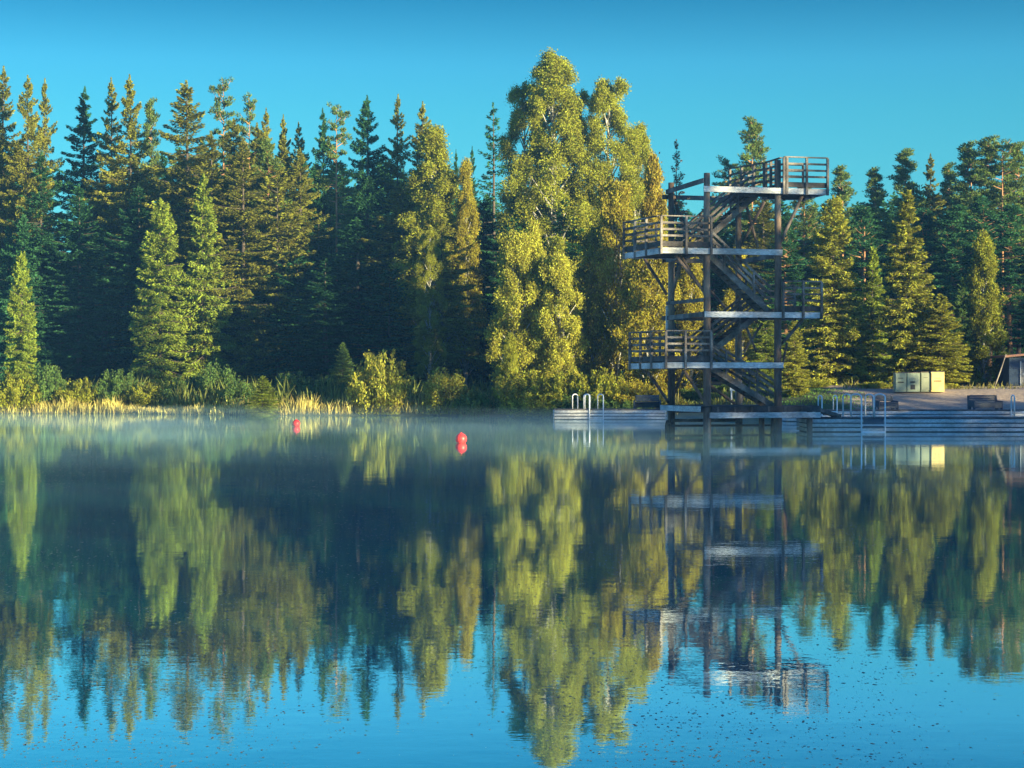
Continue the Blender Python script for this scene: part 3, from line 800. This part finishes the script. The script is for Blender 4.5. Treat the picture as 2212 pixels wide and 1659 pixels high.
def rail_run(mb_r, mb_p, a, b, z, hgt=1.33, nr=4, posts=(0, 1), toe=True, toe_mb=None, pz=0.28):
    """posts, horizontal boards and a toe board between a and b (i, j)"""
    a3, b3 = Vector((*a, z)), Vector((*b, z))
    d = (b3 - a3).normalized(); s = Vector((-d.y, d.x, 0))
    for q in range(nr):
        h = hgt - 0.04 - q * (hgt - 0.42) / (nr - 0.6)
        off = s * (0.075 if q else 0.0)
        mb_r.bar(a3 + Vector((0, 0, h)) + off, b3 + Vector((0, 0, h)) + off, 0.035 if q else 0.12, 0.085 if q else 0.045)
    for f in posts:
        p = a3.lerp(b3, f); mb_p.append(MB())
        mb_p[-1].bar(p - Vector((0, 0, pz)), p + Vector((0, 0, hgt - 0.065)), 0.09, 0.10, up=s)
    if toe and toe_mb is not None:
        toe_mb.bar(a3 + Vector((0, 0, 0.14)) + s * 0.077, b3 + Vector((0, 0, 0.14)) + s * 0.077, 0.035, 0.22)

def platform(z, poly, beams, runs, name='platform', skew=0.0):
    """deck boards (one mesh) with children: beams, railing posts, rails, toe boards"""
    dk = MB()
    for (i0, i1, j0, j1) in poly:
        n = max(1, int((i1 - i0) / 0.15)); wd = (i1 - i0) / n
        for k in range(n):
            dk.box(i0 + k * wd, i0 + (k + 1) * wd - 0.012, j0, j1, z - 0.05, z)
        if skew and i0 == poly[0][0]:          # the end slants: shorter and shorter boards beyond i0
            m_ = max(1, int(skew / 0.15))
            for k in range(m_):
                js = j0 + (j1 - j0) * (k + 1) / m_ * 0.97
                dk.box(i0 - (k + 1) * skew / m_, i0 - k * skew / m_ - 0.012, js, j1, z - 0.05, z)
                dk.box(i0 - (k + 1) * skew / m_, i0 - k * skew / m_ - 0.012, j1 - 0.2, j1 - 0.1, z - 0.23, z - 0.053)
        for jj in np.linspace(j0 + 0.15, j1 - 0.15, 4):
            dk.box(i0 + 0.02, i1 - 0.02, jj - 0.05, jj + 0.05, z - 0.23, z - 0.053)
    p = dk.build(name, M['dark_wood'], tower)
    for (a, b, zz, hh) in beams:
        m = MB(); m.bar((*a, zz), (*b, zz), 0.075, hh); m.build('beam', M['pale_board'], p, 0.008)
    for (a, b, posts, nr) in runs:
        r_, q_, t_ = MB(), [], MB()
        rail_run(r_, q_, a, b, z, posts=posts, nr=nr, toe_mb=t_)
        rl = r_.build('railing', M['wood'], p)
        for q1 in q_: q1.build('railing_post', M['wood'], p)
        t_.build('toe_board', M['dark_wood'], p)
    return p
FJ = -0.22                                 # the front beams run outside the posts
def fi(px): return L(px, 600, FJ).x
Z10, Z75, Z5, Z3, Z1 = 10.27, 7.69, 5.07, 2.96, 1.13
iR10 = fi(1786); iL75 = fi(1427); iR5 = fi(1773); iL3 = fi(1437)
platform(Z10, [(2.1, 3.3, FJ + 0.05, 4.3), (3.312, iR10, FJ + 0.05, 2.3)],
         [((fi(1520), FJ), (iR10, FJ), Z10 - 0.13, 0.24), ((2.1, 4.36), (3.3, 4.36), Z10 - 0.13, 0.22), ((3.3, 2.36), (iR10, 2.36), Z10 - 0.13, 0.22), ((iR10 + .05, FJ + .05), (iR10 + .05, 2.3), Z10 - 0.13, 0.2)],
         [((3.3, FJ - .09), (iR10, FJ - .09), (0.0, 0.07, 0.52, 1.0), 4), ((3.3, 1.7), (3.3, 0.0), (0, 0.33, 0.66), 4), ((2.6, 4.2), (3.28, 1.85), (0, 0.35, 0.7, 1), 4), ((iR10, 2.3), (3.5, 2.3), (0, 0.5, 1), 4)])
platform(Z75, [(iL75, 0.25, FJ + 0.05, 3.2), (0.262, 3.1, FJ + 0.05, 0.3)],
         [((iL75, FJ), (fi(1690), FJ), Z75 - 0.13, 0.24), ((iL75 - .05, FJ + .05), (iL75 - 0.45, 3.2), Z75 - 0.15, 0.24), ((iL75 - 0.4, 3.26), (0.25, 3.26), Z75 - 0.13, 0.22)],
         [((iL75, FJ - .09), (0.08, FJ - .09), (0.0, 0.5, 1.0), 4), ((iL75 - 0.5, 3.2), (iL75 - .1, FJ + .02), (0, 0.33, 0.66), 4), ((0.2, 3.2), (iL75 - 0.4, 3.2), (0, 0.5), 4)], skew=0.4)
platform(Z5, [(SA - 0.2, iR5, FJ + 0.05, 2.6), (0.0, SA - 0.212, FJ + 0.05, 0.3), (0.0, SA - 0.212, 1.75, 2.6)],
         [((fi(1522), FJ), (iR5, FJ), Z5 - 0.13, 0.24), ((SA - .2, 2.66), (iR5, 2.66), Z5 - 0.13, 0.22), ((iR5 + .05, FJ + .05), (iR5 + .05, 2.6), Z5 - 0.13, 0.2)],
         [((SA + .12, FJ - .09), (iR5, FJ - .09), (0.0, 0.52, 1.0), 4), ((iR5, 2.6), (SA, 2.6), (0, 0.4, 0.8), 4)])
platform(Z3, [(iL3, 0.25, FJ + 0.05, 3.0), (0.262, 3.1, FJ + 0.05, 0.3)],
         [((iL3 - .12, FJ), (fi(1692), FJ), Z3 - 0.13, 0.24), ((iL3 - .05, FJ + .05), (iL3 - 0.45, 3.0), Z3 - 0.15, 0.24), ((iL3 - 0.4, 3.06), (0.25, 3.06), Z3 - 0.13, 0.22)],
         [((iL3, FJ - .09), (0.08, FJ - .09), (0.0, 0.43, 1.0), 4), ((iL3 - 0.5, 3.0), (iL3 - .1, FJ + .02), (0, 0.33, 0.66), 4), ((0.2, 3.0), (iL3 - 0.4, 3.0), (0, 0.5), 4)], skew=0.4)

def stairs(i0, z0, i1, z1, j0, j1, rails=True):
    """a flight from (i0, z0) down or up to (i1, z1) between j0 and j1"""
    st = MB(); n = int(abs(z1 - z0) / 0.2); sg = 1 if i1 > i0 else -1
    for k in range(1, n):
        f = k / n; i = i0 + (i1 - i0) * f; z = z0 + (z1 - z0) * f
        st.box(i - 0.13, i + 0.13, j0 + 0.04, j1 - 0.04, z - 0.04, z)
    s = st.build('staircase', M['dark_wood'], tower)
    for j in (j0, j1):
        m = MB(); m.bar((i0, j, z0 - 0.1), (i1, j, z1 - 0.1), 0.06, 0.24); m.build('stringer', M['wood'], s)
        m = MB()
        for h in (1.0, 0.72, 0.44):
            m.bar((i0, j + 0.05, z0 + h), (i1, j + 0.05, z1 + h), 0.035, 0.10)
        for f in (0.28, 0.72):
            i = i0 + (i1 - i0) * f; z = z0 + (z1 - z0) * f
            m.bar((i, j - 0.01, z - 0.12), (i, j - 0.01, z + 1.0), 0.07, 0.08, up=Vector((0, 1, 0)))
        m.build('handrail', M['wood'], s)
stairs(0.05, Z75, SA - 0.1, Z5, 0.35, 1.25)
stairs(0.1, Z3, SA + 0.1, Z1, 0.35, 1.25)
stairs(2.9, Z10, -0.15, Z75, 1.75, 2.65)
stairs(2.9, Z5, 0.1, Z3, 1.75, 2.65)

def brace(a, b, r=0.075, m='pole_wood'):
    rough_pole(a, b, r, r * 0.9, 8, 0.008).build('brace', M[m], tower)
brace(LI(1392, 559, -1.0), LI(1441, 637, 0)); brace(LI(1475, 553, 0), LI(1447, 655, 0), 0.07)
brace(L(1459, 552, 0.15), L(1522, 631, 0.15)); brace(L(1470, 552, 0.5), L(1524, 638, 0.1), 0.06)
brace(L(1734, 421, 0.1), L(1687, 521, 0.1)); brace(L(1734, 691, 0.1), L(1689, 742, 0.1))
brace(L(1611, 440, SBK), L(1637, 534, SBK), 0.07); brace(L(1651, 436, SBK), L(1600, 532, SBK), 0.07)
brace(L(1449, 405, SBK), L(1477, 490, SBK), 0.08)
brace(L(1401, 805, 1.5), L(1444, 869, SBK)); brace(L(1477, 800, SBK), L(1448, 872, SBK), 0.07)
brace(L(1477, 800, 0.1), L(1526, 874, 0.1)); brace(L(1535, 834, SBK), L(1590, 874, SBK))
brace(L(1609, 700, SBK), L(1634, 760, SBK), 0.06); brace(L(1647, 698, SBK), L(1606, 760, SBK), 0.06)
brace(L(1533, 626, SBK), L(1566, 664, SBK), 0.06); brace(L(1612, 840, SBK), L(1598, 872, SBK), 0.08)
brace(L(1700, 740, 0.3), L(1688, 800, 0.3), 0.05)
def xbeam(a, b, wd=0.07, ht=0.2, m='wood'):
    q = MB(); q.bar(a, b, wd, ht); q.build('cross_beam', M[m], tower, 0.008)
for z in (10.28, 7.5, 4.95, 2.8):
    xbeam((-0.35, SBK + .19, z), (SA + 0.35, SBK + .19, z))
    xbeam((-0.19, -0.1, z + (0.22 if z > 10 else 0)), (-0.19, SBK + .1, z + (0.22 if z > 10 else 0)))
    xbeam((SA + 0.19, 0.1, z), (SA + 0.19, SBK + .1, z))
xbeam((-0.19, -0.1, 5.55), (-0.19, SBK + 0.1, 5.6), 0.06, 0.15)
xbeam((-0.19, SBK + .02, 3.9), (-0.19, SBK + .01, 5.5), 0.1, 0.1, 'pale_board')
# base deck and piles
bd = MB(); iB = fi(1772)
n = 44
for k in range(n):
    a = -0.3 + (iB + 0.3) * k / n
    bd.box(a, a + (iB + 0.3) / n - 0.012, FJ + 0.05, SBK + 0.3, Z1 - 0.05, Z1)
base = bd.build('base_deck', M['dark_wood'], tower)
for (a, b, zz, hh, mt) in (((0.1, FJ + 0.0), (iB, FJ + 0.0), 1.0, 0.24, 'dark_wood'), ((0.0, FJ - 0.12), (iB - 0.05, FJ - 0.12), 0.75, 0.23, 'pale_board'),
                           ((-0.36, FJ + .05), (-0.36, SBK + .35), 1.0, 0.24, 'pale_board'), ((-0.1, SBK + .3), (iB, SBK + .3), 0.9, 0.24, 'wood'),
                           ((-0.1, SBK - 0.3), (SA, SBK - 0.3), 0.45, 0.14, 'wood'), ((-0.1, SBK - 0.31), (SA + 1.6, SBK - 0.31), 0.22, 0.1, 'dark_wood')):
    m = MB(); m.bar((*a, zz), (*b, zz), 0.07, hh); m.build('beam', M[mt], base, 0.008)
for k in range(6):
    m = MB(); i = 0.35 + k * (iB - 0.5) / 6; m.box(i, i + 0.09, FJ - 0.075, FJ - 0.04, 0.88, 1.1); m.build('block', M['wood'], base)
for (i, j) in ((iB - 0.35, 0.1), (iB - 0.35, SBK - 0.4), (SA - 0.35, 0.9)):
    rough_pole((i, j, -1.3), (i, j, 1.0), 0.13, 0.12, 10).build('pile', M['pole_wood'], base)

# tyre hung on the left rear pile
tp = TO + TA * -0.26 + TB * (SBK - 0.3)
tyre = empty('tyre_fender', (tp.x, tp.y, 0.12), TH + R(62))
tag(tyre, 'black tyre hung as a fender on the left rear post of the diving tower', 'tyre')
def torus(R0, r0, squash=1.0, n=28, m=10):
    b = MB()
    for a in range(n):
        for c in range(m):
            A, C_ = 2 * PI * a / n, 2 * PI * c / m
            rr_ = R0 + r0 * math.cos(C_)
            b.v.append((rr_ * math.cos(A), r0 * squash * math.sin(C_), rr_ * math.sin(A)))
    for a in range(n):
        for c in range(m):
            b.f.append((a * m + c, ((a + 1) % n) * m + c, ((a + 1) % n) * m + (c + 1) % m, a * m + (c + 1) % m)); b.sm.append(True)
    return b
torus(0.27, 0.095, 0.9).build('tread', M['rubber'], tyre)
rp = MB(); rp.tube([(0, 0, 0.28), (0.02, 0.01, 0.6), (0.0, 0.0, 0.92)], 0.015, 6); rp.build('rope', M['pale_board'], tyre)

# ------------------------------------------------------------------ docks
def dock(name, label, x0, x1, y0, y1, ztop_, boards=3, rz=0.0, group=None):
    e = empty(name, (x0, y0, 0), rz); tag(e, label, 'dock', group)
    Lx, Ly = x1 - x0, y1 - y0
    d = MB(); n = int(Lx / 0.16)
    rnd = random.Random(int(x0 * 10))
    for k in range(n):
        dz = rnd.uniform(-0.006, 0.006)
        d.box(k * Lx / n, (k + 1) * Lx / n - 0.012, 0, Ly, ztop_ - 0.045 + dz, ztop_ + dz)
    d.build('deck', M['wood'], e)
    z = ztop_ - 0.05
    hb = (ztop_ - 0.06) / boards
    for k in range(boards):
        m = MB()
        zc = z - hb * (k + 0.5); hh = hb * (0.70 if k else 0.78)
        # four sides of planks in lengths with butt joints
        L0 = 0.0
        while L0 < Lx - 0.01:
            L1 = min(Lx, L0 + rnd.uniform(3.4, 4.6))
            o = rnd.uniform(-0.006, 0.006)
            m.box(L0 + 0.006, L1 - 0.006, -0.05 - 0.03 * (k == 0) + o, -0.004 + o, zc - hh / 2, zc + hh / 2)
            m.box(L0 + 0.006, L1 - 0.006, Ly + 0.004, Ly + 0.05, zc - hh / 2, zc + hh / 2)
            L0 = L1
        m.box(-0.05, -0.004, -0.03, Ly + 0.03, zc - hh / 2, zc + hh / 2)
        m.box(Lx + 0.004, Lx + 0.05, -0.03, Ly + 0.03, zc - hh / 2, zc + hh / 2)
        m.build('fascia_board', M['pale_board'], e)
    fl = MB(); fl.box(0.06, Lx - 0.06, 0.08, Ly - 0.08, -0.35, ztop_ - 0.08); fl.build('float', M['black'], e)
    return e
xN0 = (1742 - CX) * 79 / F
dock('floating_dock', 'long grey plank dock in front of the beach, beside the diving tower', xN0, 32, 79, 81.4, 0.62, 3, group='docks round the swimming area')
dock('floating_dock', 'far plank dock parallel to the beach, carrying the dark benches', (1700 - CX) * 101 / F, 36, 101, 103.2, 0.64, 3, group='docks round the swimming area')
dock('floating_dock', 'lone far dock with two ladders in front of the willows', (1198 - CX) * 107 / F, (1437 - CX) * 107 / F, 106.6, 109, 0.60, 3, group='docks round the swimming area')
# gangway from tower base to the near dock
gw = empty('gangway', (0, 0, 0)); tag(gw, 'short sloping wooden ramp between the tower deck and the near dock', 'ramp')
g = MB(); a = TO + TA * iB + TB * 1.4; b = Vector((xN0 + 1.5, 79.6, 0.66)); a.z = 1.1
g.bar(a, b, 0.9, 0.05); g.build('walkway', M['dark_wood'], gw)
for s_ in (-0.47, 0.47):
    g = MB(); g.bar(a + TB * s_, b + Vector((0, s_, 0)), 0.06, 0.16); g.build('side_beam', M['wood'], gw)

# ladders: two looped stiles over the dock edge, rungs going down into the water
def ladder(label, x, y, wd, zt, loop, depth=0.45, face=-1, rung_z=(0.38, 0.1), bottom=-0.7, skew=0.0, r=0.033, deckz=0.62):
    e = empty('swimming_ladder', (x, y, 0)); tag(e, label, 'ladder', 'metal swimming ladders on the docks')
    for k in (0, 1):
        xx = k * wd; m = MB(); pts = [(xx, face * 0.10, bottom), (xx, face * 0.10, zt - 0.12)]
        for q in range(1, 8):
            an = PI * q / 8
            pts.append((xx - skew * (1 - math.cos(an)) / 2, face * (0.10 - depth * (1 - math.cos(an)) / 2), zt - 0.12 + 0.12 * math.sin(an)))
        pts += [(xx - skew, face * (0.10 - depth), zt - 0.12), (xx - skew, face * (0.10 - depth), deckz)]
        m.tube(pts, r, 8); m.build('stile', M['galvanised'], e)
    for z in rung_z:
        m = MB(); m.box(0.0, wd, face * 0.10 - 0.04, face * 0.10 + 0.04, z - 0.02, z + 0.02); m.build('rung', M['galvanised'], e)
    return e
def X(px, D): return (px - CX) * D / F
ladder('near-side ladder of the beach dock with rungs down to the water', X(1860, 79), 79, X(1911, 79) - X(1860, 79), 1.62, 0, 0.5, -1, (0.30, 0.02), skew=0.36)
ladder('far-side ladder of the beach dock behind the near-side one', X(1822, 81.4), 81.4, 0.98, 1.60, 0, 0.5, 1, (0.28, 0.0), skew=-0.26)
ladder('small ladder on the bench dock seen just right of the tower deck', X(1775, 101), 101, 0.82, 1.42, 0, 0.5, -1, (0.55, 0.3), skew=0.12, deckz=0.64)
ladder('ladder at the right edge beside the larger dark bench', X(2186, 81.4), 81.4, 0.62, 1.56, 0, 0.5, 1, (0.70, 0.3), skew=0.0)
ladder('near-side ladder of the lone far dock', X(1273, 106.6), 106.6, X(1303, 106.6) - X(1273, 106.6), 1.46, 0, 0.45, -1, (0.30, 0.0), skew=0.30, deckz=0.6)
ladder('far-side ladder of the lone far dock', X(1248, 109), 109, 0.74, 1.45, 0, 0.45, 1, (0.28, 0.0), skew=0.32, deckz=0.6)
# blue-black rubber pad behind the near ladder
pad = MB(); pad.box(0, X(1908, 79) - X(1864, 79), -0.095, -0.055, 0.16, 0.56)
po = pad.build('rubber_fender', M['bench_paint']); po.location = (X(1864, 79), 79, 0)
tag(po, 'dark blue rubber pad on the dock side behind the ladder', 'fender')

# benches
def bench(label, x, y, z, rz, wd=1.6, h=0.80):
    e = empty('bench', (x, y, z), rz); tag(e, label, 'bench', 'dark benches on the docks')
    m = MB(); m.box(0, wd, 0.0, 0.48, 0.36, 0.42); m.box(0, wd, 0.0, 0.05, 0.06, 0.355); m.build('seat', M['bench_paint'], e, 0.01)
    m = MB()
    for k in range(3): m.box(0.03, wd - 0.03, 0.50 + 0.02 * k, 0.55 + 0.02 * k, 0.45 + k * 0.12, 0.555 + k * 0.12)
    m.build('backrest', M['bench_paint'], e, 0.01)
    for xx in (-0.07, wd):
        arch = [(0.0, 0.0), (0.12, 0.0)] + [(0.26 - 0.14 * math.cos(a), 0.17 * math.sin(a)) for a in np.linspace(0.1, PI - 0.1, 7)] + [(0.40, 0.0), (0.62, 0.0), (0.66, h), (0.54, h), (0.50, 0.50), (0.0, 0.46)]
        mb = MB(); vs = []
        n = len(arch)
        mb.add([(xx, p[0], p[1]) for p in arch] + [(xx + 0.07, p[0], p[1]) for p in arch],
               [tuple(range(n)), tuple(reversed(range(n, 2 * n)))] + [(i + n, (i + 1) % n + n, (i + 1) % n, i) for i in range(n)])
        mb.build('end_panel', M['bench_paint'], e)
    return e
bench('smaller looking dark bench behind the tall dock ladders', X(1902, 101.6), 101.7, 0.645, R(24), 1.15, 0.72)
bench('larger dark bench beside the right edge ladder', X(2108, 101.6), 101.7, 0.645, R(22), 1.75, 0.78)
bench('dark bench on the lone far dock left of the tower, seen from behind', X(1424, 108.6), 108.8, 0.605, R(180), 1.45, 0.52)

# ------------------------------------------------------------------ buoys
def buoy(label, px, D, r):
    e = empty('buoy', (X(px, D), D, 0)); tag(e, label, 'buoy', 'red round buoys')
    m = MB(); prof = [(max(0.002, r * math.sin(a)), r * 0.72 - r * math.cos(a)) for a in np.linspace(0, PI, 18)]
    m.lathe(prof, 28); m.build('float_ball', M['buoy'], e)
    m = MB(); m.tube([(0, 0, r * 1.66), (0, 0, r * 1.86)], [r * 0.2, r * 0.16], 12); m.build('eyelet', M['buoy'], e)
buoy('larger red round buoy floating nearer, below the gap left of the far dock', 996, F * CAM_H / (957 - CY), 0.20)
buoy('smaller red round buoy floating farther left below the shore sapling', 640, F * CAM_H / (921 - CY), 0.19)

# ------------------------------------------------------------------ cabinets, shed, pole, sign on the beach
def cabinet(label, px0, px1, pyt, pyb, D, mat, slots, dp=0.6):
    x0, x1 = X(px0, D), X(px1, D); z0 = ztop(pyb, D) - 0.12; z1 = ztop(pyt, D); wd = x1 - x0
    e = empty('utility_cabinet', (x0, D, z0)); tag(e, label, 'cabinet', 'metal cabinets behind the beach')
    m = MB(); m.box(0, wd, 0, dp, 0, z1 - z0 - 0.05); m.build('body', M[mat], e, 0.012)
    m = MB(); m.box(-0.015, wd + 0.015, -0.03, dp + 0.03, z1 - z0 - 0.046, z1 - z0); m.build('lid', M['wood'], e, 0.008)
    m = MB(); m.box(0.03, wd - 0.03, -0.022, -0.004, 0.10, z1 - z0 - 0.1); m.build('door', M[mat], e, 0.006)
    for (a, b, c, d) in slots:
        m = MB(); h = z1 - z0; m.box(wd * a, wd * b, -0.034, -0.024, h * c, h * d); m.build('slot', M['black'], e)
    return e
cabinet('pale green cabinet at the left end of the row', 1934, 1958, 804, 842, 111, 'cab_green', [(0.22, 0.74, 0.45, 0.52), (0.25, 0.7, 0.68, 0.71)])
cabinet('wider pale green cabinet with a dark opening, second in the row', 1959, 1987, 804, 842, 111, 'cab_green', [(0.25, 0.62, 0.46, 0.53), (0.28, 0.62, 0.12, 0.36)])
cabinet('dull olive cabinet beside the yellow one', 1989, 2010, 803, 842, 111.1, 'cab_dull', [(0.3, 0.7, 0.7, 0.72)])
cabinet('yellow cabinet at the right end of the row', 2011, 2040, 802, 842, 111, 'cab_yellow', [(0.2, 0.78, 0.50, 0.55), (0.25, 0.7, 0.66, 0.68)])

D = 117.5
shed = empty('shed', (X(2176, D), D, ztop(838, D))); tag(shed, 'dark blue board shed with a reddish roof edge, cut by the right edge', 'shed')
m = MB(); m.box(0.12, 5.2, 0, 3.2, -0.2, 1.92); m.build('wall', M['shed_blue'], shed)
m = MB(); m.prism([(-0.25, 1.925), (5.5, 2.45), (5.5, 2.57), (-0.25, 2.06)], -0.3, 3.6); m.build('roof', M['roof_felt'], shed)
m = MB(); m.box(0.86, 1.9, -0.06, -0.005, 0.0, 1.62)
dr = m.build('door', M['shed_grey'], shed, 0.01)
m = MB(); m.box(0.80, 0.856, -0.08, -0.003, 0.0, 1.7); m.build('frame', M['white_paint'], dr)
m = MB(); m.box(0.95, 0.99, -0.11, -0.063, 0.8, 0.95); m.build('handle', M['galvanised'], dr)
pa = P(2173, 765, 116.5); pb = P(2147, 836, 115.5); pb.z -= 0.1
m = MB(); m.tube([pa, (pa + pb) / 2 + Vector((0.02, 0, 0)), pb], [0.035, 0.045, 0.05], 8)
o = m.build('leaning_pole', M['wood']); tag(o, 'thin grey pole leaning towards the blue shed', 'pole')

sp_ = P(1580, 878, 112)
e = empty('sign_post', (sp_.x, sp_.y, min(sp_.z, ground_z(sp_.x, sp_.y)) - 0.05)); tag(e, 'small white sign on a thin white post seen under the tower stairs', 'sign')
h = ztop(829, 112) - e.location.z
m = MB(); m.tube([(0, 0, 0), (0, 0, h)], 0.05, 8); m.build('post', M['white_paint'], e)
m = MB(); m.box(-0.10, 0.38, -0.085, -0.055, h - 0.42, h); m.build('sign_plate', M['white_paint'], e, 0.008)
m = MB(); m.box(0.04, 0.28, -0.096, -0.087, h - 0.32, h - 0.14); m.build('picture', M['cab_dull'], e)

# ------------------------------------------------------------------ flecks floating on the water
def debris():
    rng = np.random.default_rng(9); n = 60000
    y = 8.5 + 55 * rng.random(n) ** 1.2; x = rng.uniform(-0.31, 0.31, n) * y
    cl = np.array([mnoise.noise(Vector((a * 0.5, b * 0.12, 4.4))) for a, b in zip(x, y)])
    k = rng.random(n) < np.clip(0.30 + 1.8 * cl, 0.04, 1); x, y = x[k], y[k]; n = len(x)
    s = 0.0035 + 0.009 * rng.random(n) ** 3; s[rng.random(n) < 0.02] *= 1.8
    s = s * (0.55 + y / 30)
    a = rng.uniform(0, PI, n)
    u = np.stack([np.cos(a), np.sin(a) * 1.5, np.zeros(n)], 1) * s[:, None] * 1.3; v = np.stack([-np.sin(a), np.cos(a) * 1.5, np.zeros(n)], 1) * s[:, None] * 0.8
    c = np.stack([x, y, np.full(n, 0.0015)], 1)
    me = quad_mesh('floating_flecks', np.stack([c - u, c + v, c + u, c - v], 1), noisy_mat('fleck', (0.12, 0.14, 0.11), (0.34, 0.35, 0.28), 3, 0.8))
    o = bpy.data.objects.new('floating_flecks', me); COL.objects.link(o)
    tag(o, 'tiny leaves and seeds floating on the near water', 'debris', kind='stuff')
debris()

# ------------------------------------------------------------------ haze and mist
def closed_box(name, x0, x1, y0, y1, z0, z1, mat):
    m = MB(); m.box(x0, x1, y0, y1, z0, z1); return m.build(name, mat)
def haze_mat():
    m, t, b, o = newmat('haze_air'); t.nodes.remove(b)
    v = nd(t, 'ShaderNodeVolumePrincipled')
    v.inputs['Color'].default_value = (0.16, 0.46, 1.0, 1); v.inputs['Density'].default_value = 0.0004; v.inputs['Anisotropy'].default_value = 0.0
    t.links.new(v.outputs[0], o.inputs['Volume']); return m
HZ = closed_box('haze', -1510, 1510, -610, 2510, -3.5, 46, haze_mat()); tag(HZ, 'thin blue morning haze over the lake', 'haze', kind='stuff')

def mist_mat():
    m, t, b, o = newmat('mist_air'); t.nodes.remove(b)
    tc = nd(t, 'ShaderNodeTexCoord'); mp = nd(t, 'ShaderNodeMapping'); mp.inputs['Scale'].default_value = (0.10, 0.16, 0.8)
    t.links.new(tc.outputs['Object'], mp.inputs[0])
    n = nd(t, 'ShaderNodeTexNoise'); n.inputs['Scale'].default_value = 1.0; n.inputs['Detail'].default_value = 3; t.links.new(mp.outputs[0], n.inputs['Vector'])
    mr = nd(t, 'ShaderNodeMapRange'); mr.inputs['From Min'].default_value = 0.42; mr.inputs['From Max'].default_value = 0.72; mr.inputs['To Min'].default_value = 0.0; mr.inputs['To Max'].default_value = 0.06
    t.links.new(n.outputs[0], mr.inputs[0])
    sx = nd(t, 'ShaderNodeSeparateXYZ'); t.links.new(tc.outputs['Object'], sx.inputs[0])
    fz = nd(t, 'ShaderNodeMapRange'); fz.inputs['From Min'].default_value = 0.0; fz.inputs['From Max'].default_value = 0.75; fz.inputs['To Min'].default_value = 1; fz.inputs['To Max'].default_value = 0
    t.links.new(sx.outputs[2], fz.inputs[0])
    fy = nd(t, 'ShaderNodeMapRange'); fy.inputs['From Min'].default_value = 35; fy.inputs['From Max'].default_value = 118; fy.inputs['To Min'].default_value = 0.3; fy.inputs['To Max'].default_value = 1.0
    t.links.new(sx.outputs[1], fy.inputs[0])
    a = nd(t, 'ShaderNodeMath', operation='MULTIPLY'); t.links.new(mr.outputs[0], a.inputs[0]); t.links.new(fz.outputs[0], a.inputs[1])
    c = nd(t, 'ShaderNodeMath', operation='MULTIPLY'); t.links.new(a.outputs[0], c.inputs[0]); t.links.new(fy.outputs[0], c.inputs[1])
    v = nd(t, 'ShaderNodeVolumePrincipled'); v.inputs['Color'].default_value = (0.52, 0.86, 1.0, 1)
    t.links.new(c.outputs[0], v.inputs['Density'])
    t.links.new(v.outputs[0], o.inputs['Volume']); return m
MI = closed_box('mist', -50, 45, 20, 121, 0.01, 0.8, mist_mat()); tag(MI, 'low white morning mist drifting on the lake surface', 'mist', kind='stuff')
